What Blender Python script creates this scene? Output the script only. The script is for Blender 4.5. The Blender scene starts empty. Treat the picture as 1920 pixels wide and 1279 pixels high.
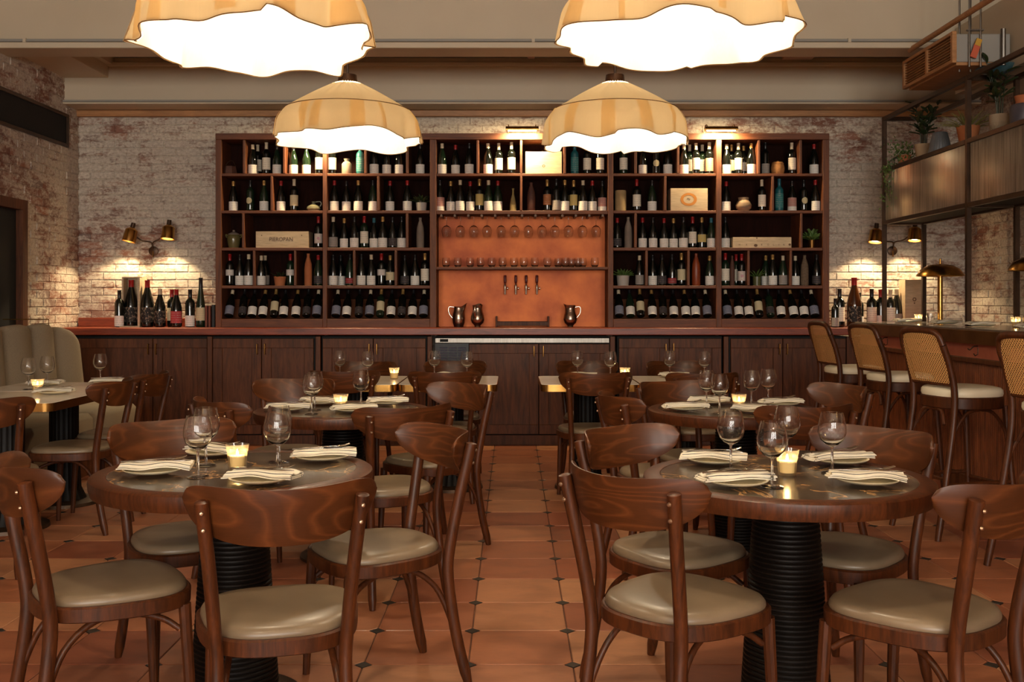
import bpy, bmesh, math, random
from mathutils import Vector, Matrix
random.seed(7)
scene = bpy.context.scene
COL = scene.collection
PI = math.pi

# ------------------------------------------------------------------ camera
cam_data = bpy.data.cameras.new('camera')
cam_data.sensor_width = 36.0
cam_data.lens = 36.0 * 1900.0 / 1920.0
cam_data.shift_y = -73.5 / 1920.0
cam_data.clip_end = 60
cam = bpy.data.objects.new('camera', cam_data)
cam.location = (0, 0, 1.3)
cam.rotation_euler = (PI / 2, 0, 0)
COL.objects.link(cam)
scene.camera = cam

# ------------------------------------------------------------------ world, daylight, exposure
world = bpy.data.worlds.new('world')
scene.world = world
world.use_nodes = True
bg = world.node_tree.nodes['Background']
bg.inputs[0].default_value = (1.0, 0.91, 0.78, 1)
bg.inputs[1].default_value = 17.0
for wx in (-2.6, 0.1, 2.8):                      # daylight comes in through the three street windows
    ld = bpy.data.lights.new('window_daylight', 'AREA')
    ld.shape = 'RECTANGLE'; ld.size = 2.3; ld.size_y = 2.8
    ld.cycles.is_portal = True
    lo = bpy.data.objects.new('window_daylight', ld)
    lo.location = (wx, -8.02, 2.3); lo.rotation_euler = (PI / 2, 0, 0)
    COL.objects.link(lo)
PENDANT_W = 24.0
SCONCE_W = 30.0
PICTURE_W = 18.0
CANDLE_W = 0.22
vs = scene.view_settings
vs.view_transform = 'Standard'; vs.look = 'None'; vs.gamma = 1.0
vs.use_curve_mapping = False
vs.exposure = 0.4
scene.cycles.use_denoising = True
scene.cycles.max_bounces = 12
scene.cycles.diffuse_bounces = 4
scene.cycles.glossy_bounces = 6
scene.cycles.transmission_bounces = 12
scene.cycles.transparent_max_bounces = 24
scene.cycles.caustics_reflective = False
scene.cycles.caustics_refractive = False
scene.cycles.sample_clamp_indirect = 4.0

# ------------------------------------------------------------------ helpers
def srgb(r, g, b):
    def f(c):
        c /= 255.0
        return c / 12.92 if c <= 0.04045 else ((c + 0.055) / 1.055) ** 2.4
    return (f(r), f(g), f(b), 1)

class Nodes:
    def __init__(self, name):
        self.m = bpy.data.materials.new(name); self.m.use_nodes = True
        self.t = self.m.node_tree; self.n = self.t.nodes; self.n.clear()
        self.out = self.n.new('ShaderNodeOutputMaterial')
    def new(self, typ, **kw):
        nd = self.n.new('ShaderNode' + typ)
        for k, v in kw.items():
            if k in nd.inputs.keys():
                nd.inputs[k].default_value = v
            else:
                setattr(nd, k, v)
        return nd
    def link(self, a, b): self.t.links.new(a, b)
    def bsdf(self, color=(.5, .5, .5, 1), rough=.5, metal=0, coat=0, **kw):
        b = self.new('BsdfPrincipled')
        b.inputs['Base Color'].default_value = color
        b.inputs['Roughness'].default_value = rough
        b.inputs['Metallic'].default_value = metal
        b.inputs['Coat Weight'].default_value = coat
        b.inputs['Coat Roughness'].default_value = .15
        for k, v in kw.items(): b.inputs[k].default_value = v
        self.link(b.outputs[0], self.out.inputs[0])
        return b
    def ramp(self, fac, stops):
        r = self.new('ValToRGB'); e = r.color_ramp.elements
        while len(e) < len(stops): e.new(.5)
        for el, (p, c) in zip(e, stops): el.position = p; el.color = c
        self.link(fac, r.inputs[0]); return r
    def coord(self, kind='Object', scale=(1, 1, 1), offset_random=False):
        if kind == 'World':
            g = self.new('NewGeometry'); src = g.outputs['Position']
        else:
            c = self.new('TexCoord'); src = c.outputs[kind]
        if offset_random:
            oi = self.new('ObjectInfo'); mu = self.new('VectorMath', operation='SCALE')
            cmb = self.new('CombineXYZ'); self.link(oi.outputs['Random'], cmb.inputs[0]); self.link(oi.outputs['Random'], cmb.inputs[1]); self.link(oi.outputs['Random'], cmb.inputs[2])
            self.link(cmb.outputs[0], mu.inputs[0]); mu.inputs['Scale'].default_value = 37.0
            ad = self.new('VectorMath', operation='ADD'); self.link(src, ad.inputs[0]); self.link(mu.outputs[0], ad.inputs[1]); src = ad.outputs[0]
        mp = self.new('Mapping'); mp.inputs['Scale'].default_value = scale
        self.link(src, mp.inputs[0]); return mp.outputs[0]
    def noise(self, vec, scale=5, detail=4, rough=.55, dist=0):
        n = self.new('TexNoise'); n.inputs['Scale'].default_value = scale; n.inputs['Detail'].default_value = detail
        n.inputs['Roughness'].default_value = rough; n.inputs['Distortion'].default_value = dist
        self.link(vec, n.inputs['Vector']); return n
    def mix(self, fac, a, b, mode='MIX'):
        x = self.new('Mix', data_type='RGBA', blend_type=mode)
        for sock, v in ((0, fac), (6, a), (7, b)):
            if hasattr(v, 'node'): self.link(v, x.inputs[sock])
            else: x.inputs[sock].default_value = v
        return x.outputs[2]
    def bump(self, b, height, strength=.3, dist=.01):
        bp = self.new('Bump'); bp.inputs['Strength'].default_value = strength; bp.inputs['Distance'].default_value = dist
        self.link(height, bp.inputs['Height']); self.link(bp.outputs[0], b.inputs['Normal'])

def plain(name, color, rough=.5, metal=0, coat=0, **kw):
    N = Nodes(name); N.bsdf(color, rough, metal, coat, **kw); return N.m

def mottled(name, c1, c2, scale=6, rough=.5, metal=0, coat=0, kind='Object', stretch=(1, 1, 1), bump=0, rnd=False, detail=5):
    N = Nodes(name); b = N.bsdf(c1, rough, metal, coat)
    n = N.noise(N.coord(kind, stretch, rnd), scale, detail)
    r = N.ramp(n.outputs['Fac'], [(.3, c1), (.7, c2)])
    N.link(r.outputs[0], b.inputs['Base Color'])
    if bump: N.bump(b, n.outputs['Fac'], bump, .005)
    return N.m

def wood(name, dark, light, stretch=(1, 9, 9), scale=3.2, rough=.36, coat=.25, kind='Object', rnd=True, bump=.12):
    N = Nodes(name); b = N.bsdf(dark, rough, 0, coat)
    v = N.coord(kind, stretch, rnd)
    n1 = N.noise(v, scale, 5, .6, 1.2)
    n2 = N.noise(v, scale * 5, 4, .7, .3)
    n3 = N.noise(N.coord(kind, (1, 1, 1), rnd), 2.3, 2)
    r = N.ramp(n1.outputs['Fac'], [(.30, dark), (.5, tuple((a + c) / 2 for a, c in zip(dark, light))), (.72, light)])
    fine = N.ramp(n2.outputs['Fac'], [(.35, (.55, .55, .55, 1)), (.65, (1, 1, 1, 1))])
    c = N.mix(.55, r.outputs[0], fine.outputs[0], 'MULTIPLY')
    tone = N.ramp(n3.outputs['Fac'], [(.3, (.75, .75, .75, 1)), (.7, (1.1, 1.1, 1.1, 1))])
    c = N.mix(.5, c, tone.outputs[0], 'MULTIPLY')
    N.link(c, b.inputs['Base Color'])
    N.bump(b, n2.outputs['Fac'], bump, .002)
    return N.m

def emission(name, color, strength):
    N = Nodes(name); e = N.new('Emission'); e.inputs[0].default_value = color; e.inputs[1].default_value = strength
    N.link(e.outputs[0], N.out.inputs[0]); return N.m

def thin_glass(name, tint=(1, 1, 1, 1), refl=1.0, rough=.02, haze=0.0, haze_color=(.9, .85, .75, 1)):
    N = Nodes(name)
    tr = N.new('BsdfTransparent'); tr.inputs[0].default_value = tint
    gl = N.new('BsdfGlossy'); gl.inputs['Roughness'].default_value = rough
    lw = N.new('LayerWeight'); lw.inputs[0].default_value = .5
    pw = N.new('Math', operation='POWER'); N.link(lw.outputs['Facing'], pw.inputs[0]); pw.inputs[1].default_value = 4.0
    mu = N.new('Math', operation='MULTIPLY_ADD'); N.link(pw.outputs[0], mu.inputs[0]); mu.inputs[1].default_value = .75 * refl; mu.inputs[2].default_value = .09 * refl
    mx = N.new('MixShader'); N.link(mu.outputs[0], mx.inputs[0]); N.link(tr.outputs[0], mx.inputs[1]); N.link(gl.outputs[0], mx.inputs[2])
    last = mx.outputs[0]
    if haze:
        df = N.new('BsdfTranslucent'); df.inputs[0].default_value = haze_color
        m2 = N.new('MixShader'); m2.inputs[0].default_value = haze
        N.link(last, m2.inputs[1]); N.link(df.outputs[0], m2.inputs[2]); last = m2.outputs[0]
    N.link(last, N.out.inputs[0]); return N.m

class MB:
    """collects one mesh"""
    def __init__(self): self.v = []; self.f = []
    def add(self, vs, fs):
        o = len(self.v); self.v += [tuple(p) for p in vs]; self.f += [tuple(i + o for i in q) for q in fs]; return self
    def box(self, c, s, rot=None, bev=0.0):
        hx, hy, hz = s[0] / 2, s[1] / 2, s[2] / 2
        if bev <= 0:
            vs = [Vector((x, y, z)) for x in (-hx, hx) for y in (-hy, hy) for z in (-hz, hz)]
            fs = [(0, 1, 3, 2), (4, 6, 7, 5), (0, 4, 5, 1), (2, 3, 7, 6), (0, 2, 6, 4), (1, 5, 7, 3)]
        else:
            b = min(bev, hx * .9, hy * .9, hz * .9); vs = []; idx = {}
            for sx in (-1, 1):
                for sy in (-1, 1):
                    for sz in (-1, 1):
                        for ax in range(3):
                            p = [sx * (hx - b), sy * (hy - b), sz * (hz - b)]
                            p[ax] += b * (sx, sy, sz)[ax]
                            idx[(sx, sy, sz, ax)] = len(vs); vs.append(Vector(p))
            fs = []
            for ax in range(3):
                u, w = (ax + 1) % 3, (ax + 2) % 3
                for s0 in (-1, 1):
                    q = []
                    for a_, b_ in ((-1, -1), (1, -1), (1, 1), (-1, 1)):
                        k = [0, 0, 0]; k[ax] = s0; k[u] = a_; k[w] = b_
                        q.append(idx[(k[0], k[1], k[2], ax)])
                    fs.append(tuple(q if s0 > 0 else q[::-1]))
            for ax in range(3):
                u, w = (ax + 1) % 3, (ax + 2) % 3
                for su in (-1, 1):
                    for sw in (-1, 1):
                        k0 = [0, 0, 0]; k0[u] = su; k0[w] = sw; k1 = list(k0); k0[ax] = -1; k1[ax] = 1
                        q = (idx[(*k0, u)], idx[(*k1, u)], idx[(*k1, w)], idx[(*k0, w)])
                        fs.append(q if su * sw > 0 else q[::-1])
            for sx in (-1, 1):
                for sy in (-1, 1):
                    for sz in (-1, 1):
                        q = tuple(idx[(sx, sy, sz, a_)] for a_ in range(3))
                        fs.append(q if sx * sy * sz > 0 else q[::-1])
        if rot is not None: vs = [rot @ p for p in vs]
        c = Vector(c); return self.add([p + c for p in vs], fs)
    def span(self, x0, x1, y0, y1, z0, z1, bev=0.0):
        return self.box(((x0 + x1) / 2, (y0 + y1) / 2, (z0 + z1) / 2), (abs(x1 - x0), abs(y1 - y0), abs(z1 - z0)), None, bev)
    def lathe(self, prof, n=24, c=(0, 0, 0), rot=None, close=True, a0=0.0, a1=2 * PI):
        """prof: list of (r, z)"""
        full = abs(a1 - a0 - 2 * PI) < 1e-6
        m = n if full else n + 1
        vs = []; c = Vector(c)
        for r, z in prof:
            for i in range(m):
                t = a0 + (a1 - a0) * i / n
                p = Vector((r * math.cos(t), r * math.sin(t), z))
                if rot is not None: p = rot @ p
                vs.append(p + c)
        fs = []
        for k in range(len(prof) - 1):
            for i in range(n):
                j = (i + 1) % m
                fs.append((k * m + i, k * m + j, (k + 1) * m + j, (k + 1) * m + i))
        if close and full:
            if prof[0][0] > 1e-5: fs.append(tuple(range(m - 1, -1, -1)))
            if prof[-1][0] > 1e-5: fs.append(tuple((len(prof) - 1) * m + i for i in range(m)))
        return self.add(vs, fs)
    def tube(self, pts, rad, n=10, flat=None, cap=True, up=(0, 0, 1)):
        """pts: list of 3-vectors, rad: number or list; flat=(a,b) scales the section"""
        pts = [Vector(p) for p in pts]
        if not isinstance(rad, (list, tuple)): rad = [rad] * len(pts)
        vs = []; upv = Vector(up); u = None
        for i, p in enumerate(pts):
            d = (pts[min(i + 1, len(pts) - 1)] - pts[max(i - 1, 0)]).normalized()
            if u is None:
                u = upv - d * upv.dot(d)
                if u.length < .35: u = Vector((1, 0, 0)) - d * d.x
                if u.length < .35: u = Vector((0, 1, 0)) - d * d.y
            else: u = u - d * u.dot(d)
            u.normalize(); w = d.cross(u)
            fa, fb = flat if flat else (1, 1)
            for k in range(n):
                t = 2 * PI * k / n + (PI / n)
                vs.append(p + (u * math.cos(t) * fa + w * math.sin(t) * fb) * rad[i])
        fs = []
        for i in range(len(pts) - 1):
            for k in range(n):
                j = (k + 1) % n
                fs.append((i * n + k, (i + 1) * n + k, (i + 1) * n + j, i * n + j))
        if cap:
            fs.append(tuple(range(n))); o = (len(pts) - 1) * n
            fs.append(tuple(o + k for k in range(n - 1, -1, -1)))
        return self.add(vs, fs)
    def grid(self, fn, nu, nv, wrap_u=False):
        m = nu if wrap_u else nu + 1
        vs = [fn(i / nu, j / nv) for j in range(nv + 1) for i in range(m)]
        fs = []
        for j in range(nv):
            for i in range(nu):
                k = (i + 1) % m
                fs.append((j * m + i, j * m + k, (j + 1) * m + k, (j + 1) * m + i))
        return self.add(vs, fs)
    def prism(self, poly, z0, z1):
        n = len(poly)
        vs = [(x, y, z0) for x, y in poly] + [(x, y, z1) for x, y in poly]
        fs = [tuple(range(n - 1, -1, -1)), tuple(range(n, 2 * n))] + [(i, (i + 1) % n, n + (i + 1) % n, n + i) for i in range(n)]
        return self.add(vs, fs)
    def mesh(self, name, mat=None, smooth=35):
        me = bpy.data.meshes.new(name); me.from_pydata(self.v, [], self.f)
        bm = bmesh.new(); bm.from_mesh(me); bmesh.ops.recalc_face_normals(bm, faces=bm.faces); bm.to_mesh(me); bm.free()
        if smooth:
            me.shade_smooth() if hasattr(me, 'shade_smooth') else None
            me.set_sharp_from_angle(angle=math.radians(smooth))
        if mat: me.materials.append(mat)
        return me
    def build(self, name, mat, parent=None, loc=(0, 0, 0), rotz=0, smooth=35):
        return put(name, self.mesh(name, mat, smooth), parent, loc, (0, 0, rotz))

def put(name, mesh, parent=None, loc=(0, 0, 0), rot=(0, 0, 0), scale=None):
    o = bpy.data.objects.new(name, mesh); COL.objects.link(o)
    o.location = loc; o.rotation_euler = rot
    if scale: o.scale = scale
    if parent is not None: o.parent = parent
    return o

def tag(o, label=None, cat=None, group=None, kind=None):
    if label: o['label'] = label
    if cat: o['category'] = cat
    if group: o['group'] = group
    if kind: o['kind'] = kind
    return o

def thing(name, label, cat, loc=(0, 0, 0), rotz=0, group=None):
    o = bpy.data.objects.new(name, None); COL.objects.link(o)
    o.empty_display_size = .05; o.location = loc; o.rotation_euler = (0, 0, rotz)
    return tag(o, label, cat, group)

def structure(o): o['kind'] = 'structure'; return o

def dup(root, loc, rot=None, label=None, group=None):
    def cp(o, parent):
        c = o.copy(); COL.objects.link(c); c.parent = parent
        for ch in o.children: cp(ch, c)
        return c
    r = cp(root, None); r.location = loc
    if rot is not None: r.rotation_euler = rot if isinstance(rot, tuple) else (0, 0, rot)
    if label: r['label'] = label
    if group: r['group'] = group
    return r

def light(name, typ, parent, loc, power, color=(1, .78, .5), radius=.04, rot=(0, 0, 0), **kw):
    d = bpy.data.lights.new(name, typ); d.energy = power; d.color = color
    if typ in ('POINT', 'SPOT'): d.shadow_soft_size = radius
    for k, v in kw.items(): setattr(d, k, v)
    o = bpy.data.objects.new(name, d); COL.objects.link(o); o.location = loc; o.rotation_euler = rot
    if parent is not None: o.parent = parent
    return o

def smooth_path(pts, k=6):
    """Catmull-Rom"""
    P = [Vector(p) for p in pts]; P = [P[0] * 2 - P[1]] + P + [P[-1] * 2 - P[-2]]; out = []
    for i in range(1, len(P) - 2):
        for s in range(k):
            t = s / k; a, b, c, d = P[i - 1], P[i], P[i + 1], P[i + 2]
            out.append(.5 * ((2 * b) + (c - a) * t + (2 * a - 5 * b + 4 * c - d) * t * t + (3 * b - a - 3 * c + d) * t ** 3))
    out.append(P[-2]); return out

ORD = ['first', 'second', 'third', 'fourth', 'fifth', 'sixth', 'seventh', 'eighth', 'ninth', 'tenth', 'eleventh', 'twelfth', 'thirteenth', 'fourteenth', 'fifteenth', 'sixteenth']

# ------------------------------------------------------------------ materials
M = {}
M['chair_wood'] = wood('chair_wood', srgb(48, 22, 8), srgb(92, 46, 18), (9, 9, 1), 5.0, .45, .06)
M['chair_wood'].node_tree.nodes['Principled BSDF'].inputs['Specular IOR Level'].default_value = .28
def panel_wood():
    N = Nodes('bent_panel_wood'); b = N.bsdf(srgb(80, 40, 20), .4, 0, .06); b.inputs['Specular IOR Level'].default_value = .28
    v = N.coord('Object', (1.1, .4, 4.2), True)
    d = N.noise(v, 1.3, 2, .5, .4)
    k = N.new('Math', operation='MULTIPLY'); N.link(d.outputs['Fac'], k.inputs[0]); k.inputs[1].default_value = 105.0
    q = N.new('Math', operation='SINE'); N.link(k.outputs[0], q.inputs[0])
    f = N.noise(N.coord('Object', (4, 4, 60), True), 5, 4, .7)
    r = N.ramp(q.outputs[0], [(.0, srgb(72, 37, 15)), (.6, srgb(83, 43, 18)), (.88, srgb(87, 46, 20)), (1, srgb(95, 52, 24))])
    c = N.mix(.55, r.outputs[0], N.ramp(f.outputs['Fac'], [(.3, (.62, .6, .58, 1)), (.7, (1.05, 1.05, 1.05, 1))]).outputs[0], 'MULTIPLY')
    big = N.noise(N.coord('Object', (1, 1, 2), True), 4.5, 3)
    c = N.mix(.6, c, N.ramp(big.outputs['Fac'], [(.3, (.6, .58, .55, 1)), (.7, (1.15, 1.15, 1.15, 1))]).outputs[0], 'MULTIPLY')
    N.link(c, b.inputs['Base Color']); N.bump(b, f.outputs['Fac'], .06, .002); return N.m
M['panel_wood'] = panel_wood()
M['vinyl'] = mottled('seat_vinyl', srgb(104, 88, 69), srgb(122, 104, 83), 5, .38, 0, .05, rnd=True)
M['rivet'] = plain('rivet_steel', srgb(170, 140, 115), .35, .9)
M['dark_wood'] = wood('cabinet_wood', srgb(66, 35, 18), srgb(114, 65, 35), (9, 9, 1), 2.2, .55, 0)
M['dark_wood'].node_tree.nodes['Principled BSDF'].inputs['Specular IOR Level'].default_value = .3
M['shelf_wood'] = wood('shelf_wood', srgb(84, 43, 20), srgb(126, 70, 35), (1, 9, 9), 2.2, .6, 0)
M['shelf_wood_v'] = wood('shelf_wood_upright', srgb(84, 43, 20), srgb(126, 70, 35), (9, 9, 1), 2.2, .6, 0)
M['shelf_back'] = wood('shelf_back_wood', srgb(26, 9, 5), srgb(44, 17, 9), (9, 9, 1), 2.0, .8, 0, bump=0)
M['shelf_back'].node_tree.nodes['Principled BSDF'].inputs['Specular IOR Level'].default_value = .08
M['counter_wood'] = wood('counter_wood', srgb(108, 40, 18), srgb(162, 68, 32), (1, 9, 9), 2.4, .42, .05)
M['black'] = plain('black_metal', srgb(16, 15, 15), .45, .2)
M['void'] = plain('dark_interior', srgb(10, 8, 7), .8)
M['bronze'] = mottled('bronze_steel', srgb(58, 42, 30), srgb(82, 58, 40), 9, .4, .6)
M['brass'] = mottled('brass', srgb(176, 128, 62), srgb(206, 158, 88), 12, .26, 1.0)
M['brass_old'] = mottled('aged_brass', srgb(120, 84, 40), srgb(150, 108, 58), 5, .36, .9)
M['copper'] = mottled('copper_sheet', srgb(136, 56, 24), srgb(204, 110, 50), 2.6, .48, .5, kind='World', detail=7)
M['copper_pink'] = mottled('copper_apron', srgb(190, 104, 80), srgb(214, 134, 106), 4, .42, .45, kind='World')
M['steel'] = mottled('brushed_steel', srgb(112, 106, 98), srgb(136, 130, 122), 8, .36, 1.0, stretch=(12, 1, 1))
M['pewter'] = plain('pewter', srgb(178, 158, 142), .24, 1.0)
M['cutlery'] = plain('cutlery_steel', srgb(190, 182, 172), .16, 1.0)
M['cream_paint'] = mottled('cream_paint', srgb(196, 180, 154), srgb(202, 187, 162), 2, .55, kind='World')
M['grey_paint'] = plain('grey_paint', srgb(150, 146, 138), .5)
M['tan_wood'] = wood('tan_wood', srgb(164, 112, 66), srgb(192, 138, 86), (1, 9, 9), 2, .5, 0)
M['linen'] = mottled('linen_upholstery', srgb(130, 117, 99), srgb(146, 133, 114), 160, .85, bump=.15)
M['cushion_white'] = plain('white_leather', srgb(222, 210, 184), .4)
M['plate'] = mottled('cream_stoneware', srgb(222, 206, 168), srgb(230, 216, 182), 9, .3, 0, .2)
M['marble_white'] = mottled('white_marble', srgb(228, 219, 204), srgb(242, 235, 222), 4, .2, 0, .1, kind='World')
M['wax'] = plain('candle_wax', srgb(240, 214, 160), .5)
M['flame'] = emission('candle_flame', (1, .62, .22, 1), 60)
def real_glass():
    N = Nodes('clear_glass'); g = N.new('BsdfGlass'); g.inputs['IOR'].default_value = 1.46; g.inputs['Roughness'].default_value = 0.0
    N.link(g.outputs[0], N.out.inputs[0]); return N.m
M['glass'] = real_glass()
M['thin_glass'] = thin_glass('thin_clear_glass', (.97, .97, .96, 1), 1.0, .01)
M['votive'] = thin_glass('ribbed_votive_glass', (1, .95, .84, 1), .9, .06, .24, (1, .9, .72, 1))
M['window_glass'] = thin_glass('window_glass', (.95, .97, 1, 1), .6)
M['box_wood'] = wood('pine_box', srgb(196, 172, 138), srgb(216, 194, 160), (1, 9, 9), 2, .6, 0)
M['print'] = plain('printed_ink', srgb(96, 70, 50), .7)
M['print_orange'] = plain('printed_ochre', srgb(190, 124, 52), .7)
M['terracotta'] = mottled('terracotta_clay', srgb(170, 96, 56), srgb(190, 116, 72), 7, .8)
M['stone'] = mottled('grey_stoneware', srgb(120, 106, 94), srgb(144, 128, 112), 10, .7)
M['soil'] = plain('potting_soil', srgb(40, 28, 20), .9)
M['leaf_dark'] = mottled('dark_leaf', srgb(30, 40, 20), srgb(48, 60, 30), 12, .38, 0, .2)
M['leaf'] = mottled('green_leaf', srgb(66, 92, 40), srgb(96, 122, 60), 12, .45)
M['leaf_pale'] = mottled('pale_leaf', srgb(112, 110, 56), srgb(140, 136, 76), 12, .5)

def brick_mat():
    N = Nodes('whitewashed_brick'); b = N.bsdf((.5, .4, .35, 1), .85)
    w = N.coord('World', (1, 1, 1.6))
    big = N.noise(w, 1.5, 6, .62)
    mid = N.noise(N.coord('World', (1, 1, 2.6)), 6.0, 8, .72, .5)
    fine = N.noise(N.coord('World', (1, 1, 1.4)), 34, 5, .75)
    oi = N.new('ObjectInfo')
    clay = N.ramp(oi.outputs['Random'], [(0, srgb(116, 74, 58)), (.4, srgb(140, 98, 82)), (.75, srgb(124, 104, 96)), (1, srgb(158, 108, 86))])
    wash = N.ramp(fine.outputs['Fac'], [(.3, srgb(160, 146, 132)), (.7, srgb(216, 206, 190))])
    a = N.new('Math', operation='ADD'); N.link(big.outputs['Fac'], a.inputs[0]); N.link(mid.outputs['Fac'], a.inputs[1])
    a2 = N.new('Math', operation='MULTIPLY_ADD'); N.link(fine.outputs['Fac'], a2.inputs[0]); a2.inputs[1].default_value = .5; N.link(a.outputs[0], a2.inputs[2])
    fac = N.ramp(a2.outputs[0], [(.0, (0, 0, 0, 1)), (1, (1, 1, 1, 1))])
    rng = N.new('MapRange'); N.link(a2.outputs[0], rng.inputs[0]); rng.inputs[1].default_value = 1.09; rng.inputs[2].default_value = 1.29
    c = N.mix(rng.outputs[0], clay.outputs[0], wash.outputs[0])
    N.link(c, b.inputs['Base Color']); N.bump(b, a2.outputs[0], .35, .006); return N.m
M['brick'] = brick_mat()
M['mortar'] = mottled('limewash_mortar', srgb(150, 132, 114), srgb(186, 172, 152), 14, .9, kind='World', bump=.3)
def tile_mat():
    N = Nodes('terracotta_tile'); b = N.bsdf((.4, .2, .1, 1), .42, 0, .12)
    oi = N.new('ObjectInfo')
    base = N.ramp(oi.outputs['Random'], [(0, srgb(128, 70, 48)), (.25, srgb(158, 98, 66)), (.5, srgb(140, 80, 56)), (.75, srgb(176, 122, 86)), (1, srgb(150, 84, 56))])
    n = N.noise(N.coord('World', (1, 2.2, 1)), 3.2, 6, .62, .6)
    c = N.mix(.75, base.outputs[0], N.ramp(n.outputs['Fac'], [(.3, (.62, .56, .52, 1)), (.5, (1, 1, 1, 1)), (.72, (1.25, 1.3, 1.28, 1))]).outputs[0], 'MULTIPLY')
    n2 = N.noise(N.coord('World', (1, 3, 1)), 22, 5, .7)
    c = N.mix(.4, c, N.ramp(n2.outputs['Fac'], [(.3, (.75, .75, .75, 1)), (.6, (1, 1, 1, 1))]).outputs[0], 'MULTIPLY')
    N.link(c, b.inputs['Base Color'])
    rr = N.new('MapRange'); N.link(n.outputs['Fac'], rr.inputs[0]); rr.inputs[3].default_value = .34; rr.inputs[4].default_value = .55
    N.link(rr.outputs[0], b.inputs['Roughness']); N.bump(b, n2.outputs['Fac'], .08, .003); return N.m
M['tile'] = tile_mat()
M['tile_black'] = mottled('black_tile', srgb(36, 32, 28), srgb(52, 46, 40), 8, .4, kind='World')
M['grout'] = mottled('grout', srgb(74, 46, 32), srgb(96, 62, 44), 20, .9, kind='World')
def marble_dark():
    N = Nodes('dark_marble'); b = N.bsdf(srgb(58, 47, 38), .2, 0, 0)
    v = N.coord('World')
    n = N.noise(v, 3.5, 6, .6, 1.0)
    base = N.ramp(n.outputs['Fac'], [(.3, srgb(44, 36, 30)), (.7, srgb(84, 70, 56))])
    d = N.noise(v, 2.2, 5, .65, 2.2)
    ab = N.new('Math', operation='SUBTRACT'); N.link(d.outputs['Fac'], ab.inputs[0]); ab.inputs[1].default_value = .5
    ab2 = N.new('Math', operation='ABSOLUTE'); N.link(ab.outputs[0], ab2.inputs[0])
    vein = N.ramp(ab2.outputs[0], [(0, (1, 1, 1, 1)), (.008, (.7, .7, .7, 1)), (.018, (0, 0, 0, 1))])
    msk = N.noise(v, 5, 2); mk = N.ramp(msk.outputs['Fac'], [(.42, (0, 0, 0, 1)), (.52, (1, 1, 1, 1))])
    f = N.mix(1.0, vein.outputs[0], mk.outputs[0], 'MULTIPLY')
    c = N.mix(f, base.outputs[0], srgb(186, 138, 84)); N.link(c, b.inputs['Base Color']); return N.m
M['marble_dark'] = marble_dark()
M['ribbed_black'] = wood('ebonised_wood', srgb(10, 5, 3), srgb(18, 10, 6), (1, 1, 6), 3, .5, 0)
M['ribbed_black'].node_tree.nodes['Principled BSDF'].inputs['Specular IOR Level'].default_value = .2
def cloth_mat():
    N = Nodes('striped_napkin'); b = N.bsdf(srgb(226, 216, 196), .85)
    c = N.new('TexCoord'); s = N.new('SeparateXYZ'); N.link(c.outputs['Object'], s.inputs[0])
    ay = N.new('Math', operation='ABSOLUTE'); N.link(s.outputs['Y'], ay.inputs[0])
    r = N.ramp(ay.outputs[0], [(0, (0, 0, 0, 1)), (.5, (0, 0, 0, 1))]); r.color_ramp.interpolation = 'CONSTANT'
    e = r.color_ramp.elements
    for p0, w in ((.020, .0025), (.032, .006)):
        x = e.new(p0); x.color = (1, 1, 1, 1); x = e.new(p0 + w); x.color = (0, 0, 0, 1)
    N.link(N.mix(r.outputs[0], srgb(228, 218, 198), srgb(58, 60, 72)), b.inputs['Base Color']); return N.m
M['napkin'] = cloth_mat()
def fabric(name, col, trans, w):
    N = Nodes(name)
    n = N.noise(N.coord('Object', (60, 60, 4)), 3, 3)
    c = N.mix(.35, col, N.ramp(n.outputs['Fac'], [(.3, (.75, .72, .66, 1)), (.7, (1, 1, 1, 1))]).outputs[0], 'MULTIPLY')
    d = N.new('BsdfDiffuse'); t = N.new('BsdfTranslucent'); t.inputs[0].default_value = trans
    N.link(c, d.inputs[0])
    m = N.new('MixShader'); m.inputs[0].default_value = w
    N.link(d.outputs[0], m.inputs[1]); N.link(t.outputs[0], m.inputs[2]); N.link(m.outputs[0], N.out.inputs[0]); return N.m
M['shade_out'] = fabric('shade_cotton', srgb(230, 206, 160), srgb(255, 236, 198), .76)
M['shade_in'] = fabric('shade_lining', srgb(246, 242, 234), srgb(255, 250, 240), .62)
def cane():
    N = Nodes('woven_cane'); 
    d = N.bsdf(srgb(196, 146, 88), .55)
    v = N.coord('Object', (1, 1, 1)); s = N.new('SeparateXYZ'); N.link(v, s.inputs[0])
    def sn(o, k):
        a = N.new('Math', operation='MULTIPLY'); N.link(o, a.inputs[0]); a.inputs[1].default_value = k
        q = N.new('Math', operation='SINE'); N.link(a.outputs[0], q.inputs[0]); return q.outputs[0]
    m = N.new('Math', operation='MULTIPLY'); N.link(sn(s.outputs['X'], 2 * PI / .018), m.inputs[0]); N.link(sn(s.outputs['Z'], 2 * PI / .018), m.inputs[1])
    g = N.new('Math', operation='GREATER_THAN'); N.link(m.outputs[0], g.inputs[0]); g.inputs[1].default_value = .30
    t = N.new('BsdfTransparent'); mx = N.new('MixShader'); N.link(g.outputs[0], mx.inputs[0]); N.link(d.outputs[0], mx.inputs[1]); N.link(t.outputs[0], mx.inputs[2])
    N.link(mx.outputs[0], N.out.inputs[0]); return N.m
M['cane'] = cane()
# ------------------------------------------------------------------ room shell
XL, XR, YB, YF, ZC = -4.17, 4.36, 9.75, -8.0, 4.15
structure(MB().span(XL - .3, XR + .3, YF - .3, YB + .3, ZC, ZC + .1).build('ceiling', M['cream_paint']))

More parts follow.
